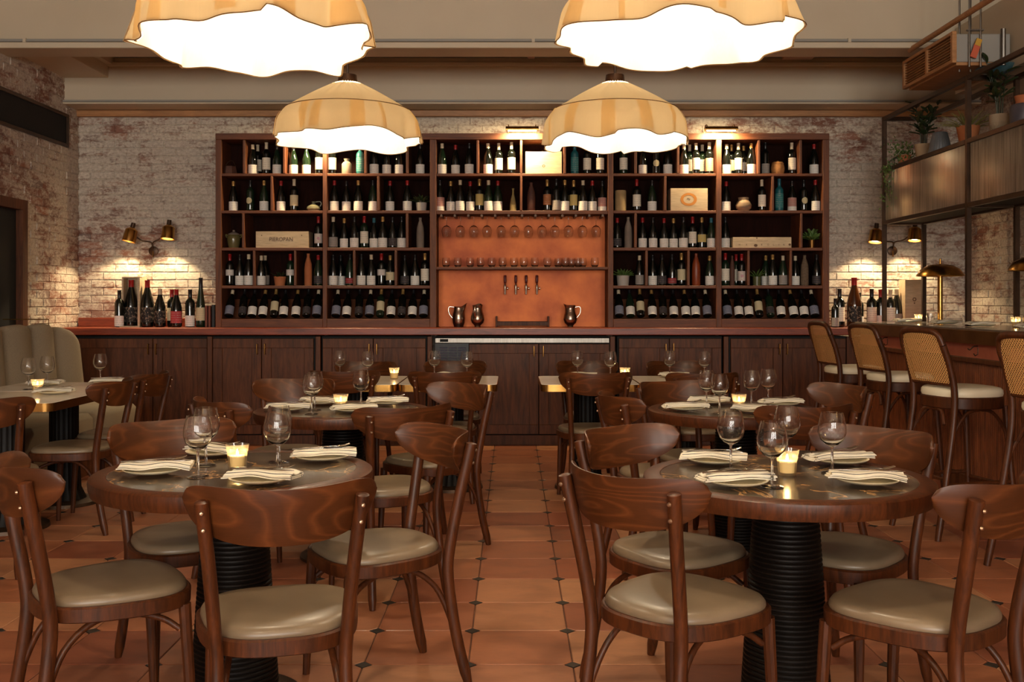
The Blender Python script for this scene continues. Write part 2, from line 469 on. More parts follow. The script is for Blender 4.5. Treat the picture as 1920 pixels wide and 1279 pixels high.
# floor: mortar bed with octagonal terracotta tiles and small black square insets
TS, TX0, TY0, CL = 0.3754, -0.157, 3.632, 0.0325
floor = structure(MB().span(XL - .3, XR + .3, YF - .3, YB + .3, -.06, -.005).build('floor', M['grout']))
h_, g_ = TS / 2, .0022
octa = [(h_ - g_, -h_ + CL), (h_ - g_, h_ - CL), (h_ - CL, h_ - g_), (-h_ + CL, h_ - g_), (-h_ + g_, h_ - CL), (-h_ + g_, -h_ + CL), (-h_ + CL, -h_ + g_), (h_ - CL, -h_ + g_)]
def slab(poly, ch=.0025):
    m = MB(); n = len(poly); s = 1 - ch / h_ * (1 if n > 4 else 4)
    vs = [(x, y, -.012) for x, y in poly] + [(x, y, -ch) for x, y in poly] + [(x * s, y * s, 0) for x, y in poly]
    fs = [tuple(range(2 * n, 3 * n))]
    for a in (0, n):
        fs += [(a + i, a + (i + 1) % n, a + n + (i + 1) % n, a + n + i) for i in range(n)]
    return m.add(vs, fs)
tile_me = slab(octa).mesh('tile', M['tile'], 20)
q_ = CL - .0025
dia = [(q_, 0), (0, q_), (-q_, 0), (0, -q_)]
inset_me = slab(dia).mesh('tile_inset', M['tile_black'], 20)
cells = []
for j in range(-32, 18):
    for i in range(-13, 14):
        x, y = TX0 + TS * (i + .5), TY0 + TS * (j + .5)
        if XL - .1 < x < XR + .1 and YF < y < 9.3: cells.append((x, y))
def seen_cell(x, y): return y > 3.2 and abs(x) < y * .52 + .25
near = sorted([c for c in cells if seen_cell(*c)], key=lambda c: c[1] + abs(c[0]) * .15)
rest = [c for c in cells if not seen_cell(*c)] + near[300:]
for x, y in near[:300]: put('tile', tile_me, floor, (x, y, 0), (0, 0, random.choice((0, PI))))
st, sd = MB(), MB()
for x, y in rest:
    n = len(octa); st.add([(x + a, y + b, -.001) for a, b in octa], [tuple(range(n))])
knots = []
for j in range(-32, 18):
    for i in range(-13, 14):
        x, y = TX0 + TS * i, TY0 + TS * j
        if XL < x < XR and YF < y < 9.2: knots.append((x, y))
kn = sorted([c for c in knots if seen_cell(*c)], key=lambda c: c[1] + abs(c[0]) * .15)
for x, y in kn[:300]: put('tile_inset', inset_me, floor, (x, y, 0))
for x, y in [c for c in knots if not seen_cell(*c)] + kn[300:]:
    sd.add([(x + a, y + b, -.0008) for a, b in dia], [(0, 1, 2, 3)])
tag(st.build('tiles_beyond', M['tile'], floor), kind='stuff')
tag(sd.build('insets_beyond', M['tile_black'], floor), kind='stuff')

# brick walls
BW, BH, BG = .235, .0745, .006
def brick_mesh(k):
    r = random.Random(k); hx, hz = (BW - BG) / 2, (BH - BG) / 2
    def j(): return r.uniform(-.002, .002)
    c = .005; back = [(-hx, 0, -hz), (hx, 0, -hz), (hx, 0, hz), (-hx, 0, hz)]
    d = .006 + r.uniform(0, .004)
    front = [(-hx + c + j(), -d + j(), -hz + c + j()), (hx - c + j(), -d + j(), -hz + c + j()), (hx - c + j(), -d + j(), hz - c + j()), (-hx + c + j(), -d + j(), hz - c + j())]
    m = MB().add(back + front, [(4, 5, 6, 7), (0, 1, 5, 4), (1, 2, 6, 5), (2, 3, 7, 6), (3, 0, 4, 7)])
    return m
BRK = [brick_mesh(k) for k in range(6)]
BRM = [b.mesh('brick', M['brick'], 0) for b in BRK]
def brick_wall(wall, u0, u1, z0, z1, keep, place, rz, single, limit):
    """keep(u,z): is the brick in view; single(u,z): rank for being an object of its own"""
    spots = []
    row = 0; z = z0
    while z < z1:
        u = u0 - (BW / 2 if row % 2 else 0)
        while u < u1 + BW / 2:
            if keep(u, z): spots.append((u, z))
            u += BW
        z += BH; row += 1
    spots.sort(key=lambda s: single(*s))
    rest = MB(); R = Matrix.Rotation(rz, 3, 'Z')
    for n, (u, z) in enumerate(spots):
        k = random.randrange(6)
        if n < limit: put('brick', BRM[k], wall, place(u, z), (0, 0, rz))
        else:
            p = Vector(place(u, z)); rest.add([R @ Vector(v) + p for v in BRK[k].v], BRK[k].f)
    if rest.v: tag(rest.build('bricks_beyond', M['brick'], wall, smooth=0), kind='stuff')
wall_back = structure(MB().span(XL - .3, XR + .3, YB, YB + .2, 0, ZC).build('wall_back', M['brick']))
brick_wall(wall_back, XL + .12, XR - .1, 1.10, 3.06, lambda u, z: u < -2.55 or u > 2.75 or z > 2.72,
           lambda u, z: (u, YB, z), 0, lambda u, z: (0 if (-4.3 < u < -2.65 or 2.85 < u < 4.3) else 1, -z), 300)
wall_left = structure(MB().span(XL - .2, XL, YF, 7.80, 0, ZC).span(XL - .2, XL, 8.66, YB, 0, ZC).span(XL - .2, XL, 7.80, 8.66, 2.16, ZC).build('wall_left', M['brick']))
brick_wall(wall_left, 5.0, 9.66, .62, 3.7, lambda u, z: not (7.67 < u < 8.78 and z < 2.2) and not (7.4 < u < 9.55 and 2.72 < z < 3.10),
           lambda u, z: (XL, u, z), PI / 2, lambda u, z: -u, 260)
wall_right = structure(MB().span(XR, XR + .2, YF, YB, 0, ZC).build('wall_right', M['brick']))
brick_wall(wall_right, 5.5, 9.66, 1.0, 3.7, lambda u, z: True, lambda u, z: (XR, u, z), -PI / 2, lambda u, z: -u, 200)

# street side behind the viewer, with three windows
fw = MB(); xs = [XL - .3]
for wx in (-2.6, .1, 2.8): xs += [wx - 1.15, wx + 1.15]
xs.append(XR + .3)
for i in range(0, len(xs), 2): fw.span(xs[i], xs[i + 1], YF - .2, YF, 0, ZC)
fw.span(XL - .3, XR + .3, YF - .2, YF, 0, .9).span(XL - .3, XR + .3, YF - .2, YF, 3.7, ZC)
structure(fw.build('wall_front', M['cream_paint']))
for i, wx in enumerate((-2.6, .1, 2.8)):
    w = MB().span(wx - 1.15, wx + 1.15, YF - .12, YF - .06, .9, .96).span(wx - 1.15, wx + 1.15, YF - .12, YF - .06, 3.64, 3.7)
    w.span(wx - 1.15, wx - 1.09, YF - .12, YF - .06, .9, 3.7).span(wx + 1.09, wx + 1.15, YF - .12, YF - .06, .9, 3.7).span(wx - .02, wx + .02, YF - .12, YF - .06, .9, 3.7)
    wo = structure(w.build('window_%d' % (i + 1), M['black']))
    MB().span(wx - 1.1, wx + 1.1, YF - .095, YF - .09, .92, 3.68).build('pane', M['window_glass'], wo)

# ceiling steelwork: boxed beam over the shelves, nearer beam, soffits, conduit
b1 = structure(MB().span(XL, XR, 9.43, 9.71, 3.17, 3.57).build('beam_back', M['cream_paint']))
MB().span(XL, XR, 9.39, 9.745, 3.135, 3.152, .003).build('flange', M['cream_paint'], b1)
MB().span(XL, XR, 9.39, 9.745, 3.155, 3.172, .003).build('flange', M['grey_paint'], b1)
MB().span(XL, XR, 9.38, 9.745, 3.49, 3.52, .003).build('flange', M['cream_paint'], b1)
structure(MB().span(XL, XR, 9.69, 9.75, 3.075, 3.133, .004).build('trim_1', M['tan_wood']))
structure(MB().span(XL, XR, 8.27, 9.75, 3.57, 3.62).build('soffit_ceiling', M['grey_paint']))
structure(MB().span(XL, XR, 8.75, 8.95, 3.52, 3.57).build('trim_2', M['tan_wood']))
b2 = structure(MB().span(XL, XR, 8.2, 8.26, 3.36, ZC).build('beam_front', M['cream_paint']))
MB().span(XL, XR, 8.08, 8.38, 3.325, 3.372, .004).build('flange', M['cream_paint'], b2)
MB().tube([(XL, 8.12, 3.395), (XR, 8.12, 3.395)], .012, 8).build('conduit', M['grey_paint'], b2)
for x in (-3.9, -2.7, -1.5, .17, 1.5, 2.7):
    MB().span(x - .012, x + .012, 8.1, 8.2, 3.372, 3.41).build('clip', M['cream_paint'], b2)
structure(MB().span(XL, -3.755, 8.26, 9.43, 3.385, 3.57, .004).span(-3.755, -3.70, 8.26, 9.43, 3.50, 3.57).build('trim_3', M['cream_paint']))
MBp = MB().span(2.45, 2.72, 8.4, 9.2, 3.50, 3.57).span(.14, .20, 8.9, 9.0, 3.46, 3.57)
structure(MBp.build('trim_4', M['tan_wood']))
tag(MB().tube([(3.2, 8.15, 3.325), (3.2, 3.0, 3.325)], .022, 10).build('ceiling_pipe', M['tan_wood']),
    'tan painted pipe running along the ceiling above the air unit', 'pipe')
# doorway and high vent on the left wall
d = structure(MB().span(XL - .2, XL + .03, 8.58, 8.665, 0, 2.165).span(XL - .2, XL + .03, 7.795, 7.88, 0, 2.165).span(XL - .2, XL + .03, 7.88, 8.58, 2.08, 2.165).build('door_1', M['dark_wood']))
MB().span(XL - .07, XL - .03, 7.88, 8.58, 0, 2.08).build('door_leaf', M['void'], d)
MB().box((XL - .02, 8.50, 1.0), (.02, .05, .12), None, .004).build('door_handle', M['brass_old'], d)
v = thing('wall_vent', 'long dark recessed vent panel high on the left brick wall', 'vent', (XL, 8.5, 2.9))
MB().span(-.01, .02, -1.0, 1.0, -.155, -.125, .004).span(-.01, .02, -1.0, 1.0, .125, .155, .004).span(-.01, .02, .97, 1.0, -.125, .125).span(-.01, .02, -1.0, -.97, -.125, .125).build('frame', M['bronze'], v)
MB().span(-.012, .004, -.97, .97, -.125, .125).build('panel', M['void'], v)

# ------------------------------------------------------------------ back counter and cabinets
CT, CF = 1.063, 9.18
ct = thing('countertop', 'long reddish wooden countertop running under the wine shelves', 'countertop', (0, CF, CT))
MB().span(-4.15, 3.98, 0, .545, -.065, 0, .006).build('slab', M['counter_wood'], ct)
MB().span(-4.15, -2.76, .51, .545, 0, .085, .004).build('backsplash', M['counter_wood'], ct)
def pull(parent, x, z, y=-.02):
    m = MB().tube([(x, y + .02, z + .045), (x, y - .012, z + .045), (x, y - .016, z), (x, y - .012, z - .045), (x, y + .02, z - .045)], .006, 6)
    return m.build('handle', M['brass_old'], parent)
def panel_door(parent, x0, x1, z0, z1, mat=None):
    mat = mat or M['dark_wood']; s = .085
    d = MB().span(x0, x1, -.002, .02, z0, z0 + s, .003).span(x0, x1, -.002, .02, z1 - s, z1, .003).span(x0, x0 + s, -.002, .02, z0 + s, z1 - s, .003).span(x1 - s, x1, -.002, .02, z0 + s, z1 - s, .003).build('door', mat, parent)
    MB().span(x0 + s - .004, x1 - s + .004, .012, .018, z0 + s - .004, z1 - s + .004).build('door_panel', mat, d)
    return d
def cabinet(x0, x1, split, label):
    c = thing('base_cabinet', label, 'cabinet', ((x0 + x1) / 2, CF + .045, 0), 0, 'panelled cabinets under the counter')
    o = (x0 + x1) / 2
    MB().span(x0 - o, x1 - o, .03, .48, .0, .985).build('body', M['void'], c)
    MB().span(x0 - o, x1 - o, -.004, .03, 0, .085).build('plinth', M['dark_wood'], c)
    d1 = panel_door(c, x0 - o + .012, split - o - .003, .095, .965); d2 = panel_door(c, split - o + .003, x1 - o - .012, .095, .965)
    pull(d1, split - o - .035, .87); pull(d2, split - o + .035, .87)
    return c
cabinet(-4.12, -2.765, -3.27, 'dark panelled cabinet beneath the loose bottles, next to the curved booth')
cabinet(-2.735, -1.795, -2.28, 'dark panelled two-door cabinet below the leftmost wine bay')
cabinet(-1.735, -.775, -1.262, 'dark panelled two-door cabinet directly beside the fridge grille')
cabinet(.962, 1.917, 1.432, 'dark panelled two-door cabinet directly beyond the fridge on the bar side')
cabinet(1.98, 3.05, 2.465, 'dark panelled two-door cabinet closest to the cane bar stools')
for x in (-2.75, -1.765, -.748, .915, 1.948):
    structure(MB().span(x - .022, x + .022, CF + .035, CF + .08, 0, .985, .003).build('trim_5', M['dark_wood']))
structure(MB().span(3.05, 3.98, CF + .05, CF + .09, 0, .985).build('trim_6', M['dark_wood']))
fr = thing('bar_fridge', 'under-counter fridge with steel strip, black grille and wood doors', 'fridge', (.085, CF + .045, 0))
MB().span(-.79, .80, .03, .48, 0, .985).build('body', M['void'], fr)
stp = MB().span(-.785, .80, -.02, .03, .925, .972, .004).build('steel_strip', M['steel'], fr)
MB().span(-.74, -.665, -.022, -.018, .936, .962).build('name_plate', M['void'], stp)
gr = MB().span(-.785, -.48, .0, .03, .62, .92).build('grille', M['black'], fr)
lou = plain('louvre_grey', srgb(104, 110, 128), .4, .4)
for k in range(3):
    for j in range(10):
        x = -.745 + k * .085
        MB().box((x + .036, -.004, .88 - j * .024), (.072, .006, .013), Matrix.Rotation(.5, 3, 'X')).build('louvre', lou, gr)
d1 = panel_door(fr, -.475, .155, .095, .915); d2 = panel_door(fr, .162, .80, .095, .915)
pull(d1, .115, .85); pull(d2, .2, .85)
MB().span(-.785, -.48, .0, .03, .095, .615).build('lower_panel', M['dark_wood'], fr)
MB().span(-.79, .80, -.004, .03, 0, .085).build('plinth', M['dark_wood'], fr)

# ------------------------------------------------------------------ wine shelving
SF, SB = 9.35, 9.70
sh = thing('wine_shelf', 'tall dark wooden wall of open wine shelves around a copper panel', 'shelf', (0, SF, CT))
def sboard(name, x0, x1, z0, z1, y0=0, y1=SB - SF, mat='shelf_wood'):
    return MB().span(x0, x1, y0, y1, z0 - CT, z1 - CT, .003).build(name, M[mat], sh)
UP = [-2.736, -2.682, -1.747, -1.708, -.758, -.699, .886, .935, 1.885, 1.934, 2.869, 2.928]
ROWS = [2.795, 2.486, 2.143, 1.800, 1.450, 1.142]       # top of opening, then shelf tops downwards
TOPS = [2.461, 2.117, 1.773, 1.423]                     # undersides of shelves
sboard('top_board', -2.736, 2.928, 2.797, 2.855, -.005)
for i in range(0, 12, 2): sboard('upright', UP[i], UP[i + 1], CT, 2.797, 0, SB - SF, 'shelf_wood_v')
BAYS = [(UP[1], UP[2]), (UP[3], UP[4]), (UP[5], UP[6]), (UP[7], UP[8]), (UP[9], UP[10])]
for k, (a, b) in enumerate(BAYS):
    if k == 2:
        sboard('shelf', a, b, 2.461, 2.486, .006); sboard('shelf', a, b, 2.110, 2.143, .006)
        sboard('shelf', a, b, 1.598, 1.622, .0, .22)
    else:
        for r in range(4): sboard('shelf', a, b, TOPS[r], ROWS[r + 1], .006)
        sboard('base_rail', a, b, CT, 1.142, .0, .03)
        sboard('shelf', a, b, 1.10, 1.142, .03)
    zb = CT if k != 2 else 2.11
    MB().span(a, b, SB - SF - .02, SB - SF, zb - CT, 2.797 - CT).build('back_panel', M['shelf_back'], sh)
cp = MB().span(BAYS[2][0], BAYS[2][1], SB - SF - .03, SB - SF - .012, .0, 1.60 - CT - .0).span(BAYS[2][0], BAYS[2][1], SB - SF - .03, SB - SF - .012, 1.622 - CT, 2.11 - CT).build('copper_panel', M['copper'], sh)
cp['label'] = 'mottled copper sheet behind the taps'
DIV = [(0, 0, (-2.475, -2.104)), (0, 1, (-2.219,)), (0, 2, (-2.482,)), (0, 3, (-2.382, -2.003)),
       (1, 0, (-1.353, -.967)), (1, 1, (-1.235,)), (1, 2, (-.969,)), (1, 3, (-1.457, -1.073)),
       (2, 0, (-.317, .085, .487)), (2, 1, (.085,)),
       (3, 0, (1.142, 1.533)), (3, 1, (1.415,)), (3, 2, (1.142,)), (3, 3, (1.243, 1.631)),
       (4, 0, (2.281, 2.667)), (4, 1, (2.409,)), (4, 2, (2.672,)), (4, 3, (2.185, 2.576))]
for bay, row, xs_ in DIV:
    z1 = ROWS[0] if row == 0 else TOPS[row - 1]
    for x in xs_: sboard('divider', x - .011, x + .011, ROWS[row + 1], z1, .004, SB - SF - .02, 'shelf_wood_v')
for k in (0, 1, 3, 4):   # sloping rack board behind the leaning bottles
    a, b = BAYS[k]
    MB().box(((a + b) / 2, .235, 1.235 - CT), (b - a - .006, .012, .20), Matrix.Rotation(math.radians(-30), 3, 'X')).build('rack_board', M['shelf_wood'], sh)
# glass hanger rails under the middle shelf
for i in range(13):
    x = BAYS[2][0] + .045 + i * .1245
    MB().span(x - .010, x + .010, .03, .28, 2.088 - CT, 2.110 - CT).build('hanger_rail', M['bronze'], sh)
# ------------------------------------------------------------------ where the bottles stand: (bay, shelf, [(x, shape+capsule+label)])
BOTTLES = [
    (0, 0, [(-2.420, 'b', 'w', 'W'), (-2.295, 'x', 'w', 'T'), (-2.191, 'b', 'k', 'W'), (-2.041, 'b', 'k', 'W'), (-1.922, 'b', 'k', 'W'), (-1.797, 'x', 'k', 'T')]),
    (0, 1, [(-2.601, 'b', 'g', 'W'), (-2.445, 'x', 'k', 'O'), (-2.312, 'b', 'g', 'W'), (-2.156, 'b', 'r', 'W'), (-2.036, 'x', 'w', 'C')]),
    (0, 2, [(-1.807, 'x', 'r', 'R')]),
    (0, 3, [(-2.634, 'x', 'r', 'M'), (-2.544, 'b', 'k', 'W'), (-2.455, 'b', 'w', 'W'), (-2.340, 'b', 'w', 'W'), (-2.071, 'x', 'r', 'M'), (-1.807, 'b', 'r', 'D')]),
    (1, 0, [(-1.678, 'x', 'w', 'T'), (-1.419, 'x', 't', 'G'), (-1.285, 'b', 'k', 'W'), (-1.170, 'b', 'k', 'W'), (-1.056, 'b', 'k', 'W'), (-0.856, 'b', 'k', 'W')]),
    (1, 1, [(-1.658, 'b', 'r', 'W'), (-1.548, 'b', 'k', 'W'), (-1.434, 'b', 'g', 'W'), (-1.300, 'b', 'k', 'W'), (-1.140, 'b', 'r', 'W'), (-0.976, 'b', 'r', 'W')]),
    (1, 2, [(-1.668, 'b', 'w', 'S'), (-1.568, 'b', 'g', 'W'), (-1.469, 'b', 'k', 'W'), (-1.379, 'x', 'r', 'T'), (-1.290, 'b', 't', 'W'), (-1.205, 'b', 'g', 'W'), (-1.115, 'b', 'k', 'D'), (-1.031, 'b', 'k', 'W')]),
    (1, 3, [(-1.668, 'b', 'k', 'W'), (-1.514, 'b', 'k', 'L'), (-1.404, 'b', 'k', 'W'), (-1.314, 'b', 'w', 'W'), (-1.220, 'x', 'r', 'M'), (-1.135, 'b', 'g', 'C'), (-1.001, 'b', 'k', 'D'), (-0.906, 'b', 'k', 'W'), (-0.812, 'x', 'g', 'T')]),
    (2, 0, [(-0.652, 'b', 'w', 'W'), (-0.528, 'b', 'r', 'W'), (-0.398, 'b', 'k', 'W'), (-0.224, 'b', 'w', 'W'), (-0.124, 'x', 'w', 'T'), (-0.005, 'x', 'w', 'T'), (0.585, 'x', 't', 'G'), (0.702, 'x', 'w', 'T'), (0.822, 'x', 'w', 'T')]),
    (2, 1, [(-0.672, 'b', 'k', 'P'), (-0.573, 'b', 'g', 'W'), (-0.483, 'b', 'w', 'W'), (-0.390, 'b', 'r', 'W'), (-0.304, 'x', 'g', 'Y'), (-0.219, 'b', 'w', 'W'), (-0.132, 'b', 'r', 'W'), (0.329, 'x', 'g', 'A'), (0.413, 'x', 'k', 'S'), (0.493, 'b', 'g', 'W'), (0.576, 'x', 'g', 'Y'), (0.662, 'b', 'w', 'W'), (0.750, 'b', 'r', 'W'), (0.843, 'b', 'k', 'P')]),
    (3, 0, [(1.041, 'x', 'k', 'T'), (1.223, 'b', 'k', 'W'), (1.343, 'x', 'k', 'O'), (1.454, 'b', 'k', 'W'), (1.608, 'b', 'w', 'W'), (1.715, 'x', 'w', 'T'), (1.842, 'x', 'w', 'K')]),
    (3, 1, [(1.165, 'x', 'r', 'T'), (1.309, 'b', 'k', 'W')]),
    (3, 2, [(0.983, 'b', 'r', 'D'), (1.220, 'b', 'r', 'W'), (1.314, 'b', 'k', 'W'), (1.419, 'b', 'r', 'W'), (1.509, 'b', 'g', 'W'), (1.598, 'b', 'k', 'W'), (1.686, 'x', 'r', 'T'), (1.773, 'b', 'g', 'Y'), (1.857, 'b', 't', 'W')]),
    (3, 3, [(1.190, 'b', 'w', 'S'), (1.314, 'b', 'k', 'W'), (1.399, 'b', 'k', 'D'), (1.494, 'b', 'k', 'L'), (1.583, 'x', 'g', 'C'), (1.842, 'b', 'g', 'W')]),
    (4, 0, [(2.004, 'b', 'w', 'W'), (2.116, 'x', 'w', 'T'), (2.231, 'b', 'g', 'W'), (2.365, 'x', 'k', 'S'), (2.614, 'x', 'w', 'T'), (2.816, 'b', 'r', 'W')]),
    (4, 1, [(2.000, 'b', 'r', 'W'), (2.334, 'x', 'w', 'T'), (2.492, 'x', 't', 'G'), (2.614, 'b', 'k', 'P'), (2.726, 'x', 'k', 'O'), (2.828, 'b', 'r', 'W')]),
    (4, 2, [(1.992, 'b', 'k', 'W')]),
    (4, 3, [(1.992, 'x', 'r', 'T'), (2.146, 'x', 'r', 'R'), (2.430, 'b', 'g', 'W'), (2.529, 'b', 'w', 'S'), (2.647, 'b', 'w', 'W'), (2.840, 'b', 'k', 'D')]),
]
LEANING = {
    0: [(-2.628, 0.000, 'B'), (-2.504, -0.023, 'D'), (-2.414, -0.011, 'W'), (-2.315, -0.009, 'W'), (-2.211, -0.017, 'C'), (-2.122, -0.015, 'W'), (-2.008, -0.013, 'W'), (-1.909, -0.011, 'D'), (-1.815, -0.009, 'B')],
    1: [(-1.636, -0.001, 'B'), (-1.537, -0.004, 'W'), (-1.423, -0.017, 'D'), (-1.324, -0.010, 'B'), (-1.225, -0.008, 'C'), (-1.125, -0.006, 'W'), (-1.026, 0.001, 'D'), (-0.927, 0.002, 'W'), (-0.823, -0.006, 'B')],
    3: [(0.997, 0.009, 'B'), (1.101, 0.006, 'W'), (1.195, 0.013, 'C'), (1.304, 0.015, 'W'), (1.403, 0.022, 'D'), (1.502, 0.024, 'W'), (1.614, 0.013, 'W'), (1.706, 0.017, 'W'), (1.815, 0.004, 'B')],
    4: [(2.003, 0.008, 'B'), (2.107, 0.015, 'W'), (2.201, 0.012, 'W'), (2.296, 0.019, 'C'), (2.400, 0.021, 'D'), (2.499, 0.022, 'W'), (2.618, -0.006, 'W'), (2.714, 0.014, 'W'), (2.811, 0.003, 'B')],
}
# ------------------------------------------------------------------ wine bottles
GL = {'dark': plain('bottle_glass_dark', srgb(12, 15, 12), .07, 0, 0, **{'Specular IOR Level': .7}),
      'amber': plain('bottle_glass_amber', srgb(70, 36, 12), .08, 0, 0, **{'Specular IOR Level': .7}),
      'teal': plain('bottle_wrap_teal', srgb(28, 92, 96), .4),
      'green': plain('bottle_glass_green', srgb(24, 40, 26), .07, 0, 0, **{'Specular IOR Level': .7})}
CAPS = {'w': ('cream', plain('foil_cream', srgb(206, 190, 160), .4)), 'r': ('red', plain('foil_red', srgb(150, 22, 24), .35)),
        'k': ('black', plain('foil_black', srgb(20, 18, 20), .35)), 'g': ('gold', plain('foil_gold', srgb(180, 140, 80), .35, .5)),
        't': ('teal', plain('foil_teal', srgb(36, 96, 110), .35)), 'o': ('orange', plain('foil_orange', srgb(196, 84, 40), .4))}
def label_mat(name, base, ink, amount=.5):
    N = Nodes('label_' + name); b = N.bsdf(base, .7)
    c = N.new('TexCoord'); s = N.new('SeparateXYZ'); N.link(c.outputs['Object'], s.inputs[0])
    n = N.noise(N.coord('Object', (30, 30, 3), True), 9, 2)
    w = N.new('Math', operation='MULTIPLY'); N.link(s.outputs['Z'], w.inputs[0]); w.inputs[1].default_value = 2 * PI / .017
    q = N.new('Math', operation='SINE'); N.link(w.outputs[0], q.inputs[0])
    m = N.new('Math', operation='MULTIPLY'); N.link(q.outputs[0], m.inputs[0]); N.link(n.outputs['Fac'], m.inputs[1])
    g = N.new('Math', operation='GREATER_THAN'); N.link(m.outputs[0], g.inputs[0]); g.inputs[1].default_value = amount
    if name == 'V':
        n2 = N.noise(N.coord('Object', (1, 1, .6)), 60, 3, .6, 1.5); N.link(n2.outputs['Fac'], g.inputs[0]); g.inputs[1].default_value = .56
    N.link(N.mix(g.outputs[0], base, ink), b.inputs['Base Color']); return N.m
INK = srgb(186, 174, 160)
LABS = {'W': ('white', srgb(240, 235, 224), .006, .092), 'T': ('tall white', srgb(240, 230, 208), .045, .155), 'O': ('oval cream', srgb(214, 198, 150), .07, .135),
        'C': ('cream', srgb(214, 200, 158), .05, .15), 'S': ('grey', srgb(148, 140, 132), .01, .10), 'R': ('white red-dot', srgb(222, 204, 192), .045, .135),
        'M': ('white mid-height', srgb(216, 208, 200), .095, .15), 'D': ('dark', srgb(52, 46, 50), .02, .09), 'L': ('red', srgb(150, 40, 44), .02, .07),
        'P': ('pink and white', srgb(186, 130, 118), .012, .15), 'Y': ('yellow', srgb(206, 182, 104), .055, .16), 'A': ('amber', srgb(170, 104, 52), .06, .16),
        'K': ('salmon', srgb(214, 160, 128), .03, .15), 'B': ('blue-grey', srgb(120, 124, 142), .01, .10), 'G': ('teal', srgb(40, 120, 120), .03, .16),
        'F': ('picture', srgb(176, 60, 66), .03, .12), 'V': ('gold script', srgb(22, 18, 14), .03, .12)}
LMAT = {k: label_mat(k, v[1], INK if k not in 'DV' else srgb(140, 124, 104), .47 if k not in 'TV' else (.44 if k == 'T' else .36)) for k, v in LABS.items()}
PROF = {'b': [(.0, .004), (.030, .0), (.0405, .006), (.0415, .02), (.0415, .125), (.039, .150), (.031, .185), (.0215, .215), (.0155, .238), (.0140, .275), (.0150, .276), (.0150, .284), (.0, .284)],
        'x': [(.0, .004), (.030, .0), (.0365, .005), (.0375, .02), (.0375, .188), (.035, .203), (.026, .217), (.0165, .226), (.0145, .24), (.0140, .286), (.0152, .287), (.0152, .296), (.0, .296)],
        'f': [(.0, .004), (.030, .0), (.0355, .005), (.036, .03), (.0355, .13), (.031, .19), (.022, .25), (.0155, .30), (.0135, .365), (.0145, .366), (.0145, .376), (.0, .376)]}
CAPZ = {'b': [(.0152, .240), (.0158, .243), (.0152, .276), (.0160, .277), (.0160, .2855), (.0, .2858)], 'x': [(.0157, .236), (.0152, .243), (.0150, .287), (.0161, .288), (.0161, .2975), (.0, .2978)],
        'f': [(.0165, .300), (.0158, .304), (.0145, .366), (.0155, .367), (.0155, .3775), (.0, .3778)]}
_mesh = {}
def cached(key, fn):
    if key not in _mesh: _mesh[key] = fn()
    return _mesh[key]
def r_at(t, z):
    p = PROF[t]
    for (r0, z0), (r1, z1) in zip(p[1:], p[2:]):
        if z0 <= z <= z1 and z1 > z0: return r0 + (r1 - r0) * (z - z0) / (z1 - z0)
    return .04
def label_mesh(t, k):
    z0, z1 = LABS[k][2], LABS[k][3]
    if t == 'b': z1 = min(z1, .128)
    if k == 'O':
        m = MB(); zc, hz = (z0 + z1) / 2, (z1 - z0) / 2
        def fn(u, v):
            a = -PI / 2 + (u - .5) * 2 * math.radians(48) * math.sqrt(max(0, 1 - (2 * v - 1) ** 2)); z = zc + (2 * v - 1) * hz; r = r_at(t, z) + .0006
            return (r * math.cos(a), r * math.sin(a), z)
        m.grid(fn, 8, 8)
    else:
        zs = [z0 + (z1 - z0) * i / 4 for i in range(5)]
        m = MB().lathe([(r_at(t, z) + .0006, z) for z in zs], 16, close=False, a0=-PI / 2 - math.radians(82), a1=-PI / 2 + math.radians(82))
    return m.mesh('label', LMAT[k])
def bottle(code, loc, label, group, rot=(0, 0, 0), scale=1.0, glass=None):
    t, c, k = code[0], code[1], code[2]
    g = glass or ('teal' if k == 'G' else ('green' if sum(map(ord, label)) % 5 == 0 else 'dark'))
    o = thing('wine_bottle', label, 'bottle', loc, 0, group); o.rotation_euler = rot; o.scale = (scale,) * 3
    put('glass', cached(('g', t, g), lambda: MB().lathe(PROF[t], 20, close=False).mesh('glass', GL[g], 50)), o)
    put('capsule', cached(('c', t, c), lambda: MB().lathe(CAPZ[t], 16, close=False).mesh('capsule', CAPS[c][1], 50)), o)
    lb = put('label', cached(('l', t, k), lambda: label_mesh(t, k)), o)
    if k == 'R':
        z = .09; put('red_seal', cached('seal', lambda: MB().lathe([(0, 0), (.014, 0), (.014, .0012), (0, .0012)], 14, (0, -.0386, z), Matrix.Rotation(PI / 2, 3, 'X')).mesh('red_seal', CAPS['r'][1])), lb)
    if k == 'P':
        put('label_band', cached('pband', lambda: MB().lathe([(.0424, .006), (.0424, .045)], 16, close=False, a0=-PI / 2 - math.radians(82), a1=-PI / 2 + math.radians(82)).mesh('label_band', LMAT['W'])), lb)
    return o
BAYN = ['leftmost', 'second', 'copper', 'fourth', 'rightmost']
ROWN = ['top', 'second', 'third', 'fourth', 'bottom']
for bay, row, items in BOTTLES:
    for n, (x, *code) in enumerate(items):
        cap, lab = CAPS[code[1]][0], LABS[code[2]][0]
        kind = 'wine bottle' if code[2] != 'G' else 'teal patterned bottle'
        L_ = '%s-capped %s with %s label, %s bottle along %s shelf of %s bay' % (cap, kind, lab, ORD[n], ROWN[row], BAYN[bay])
        bottle(code, (x, SF + .11 + .012 * math.sin(n * 2.1), ROWS[row + 1] + .001), L_, 'wine bottles standing on the shelves', (0, 0, random.uniform(-.25, .25)), random.uniform(.97, 1.02))
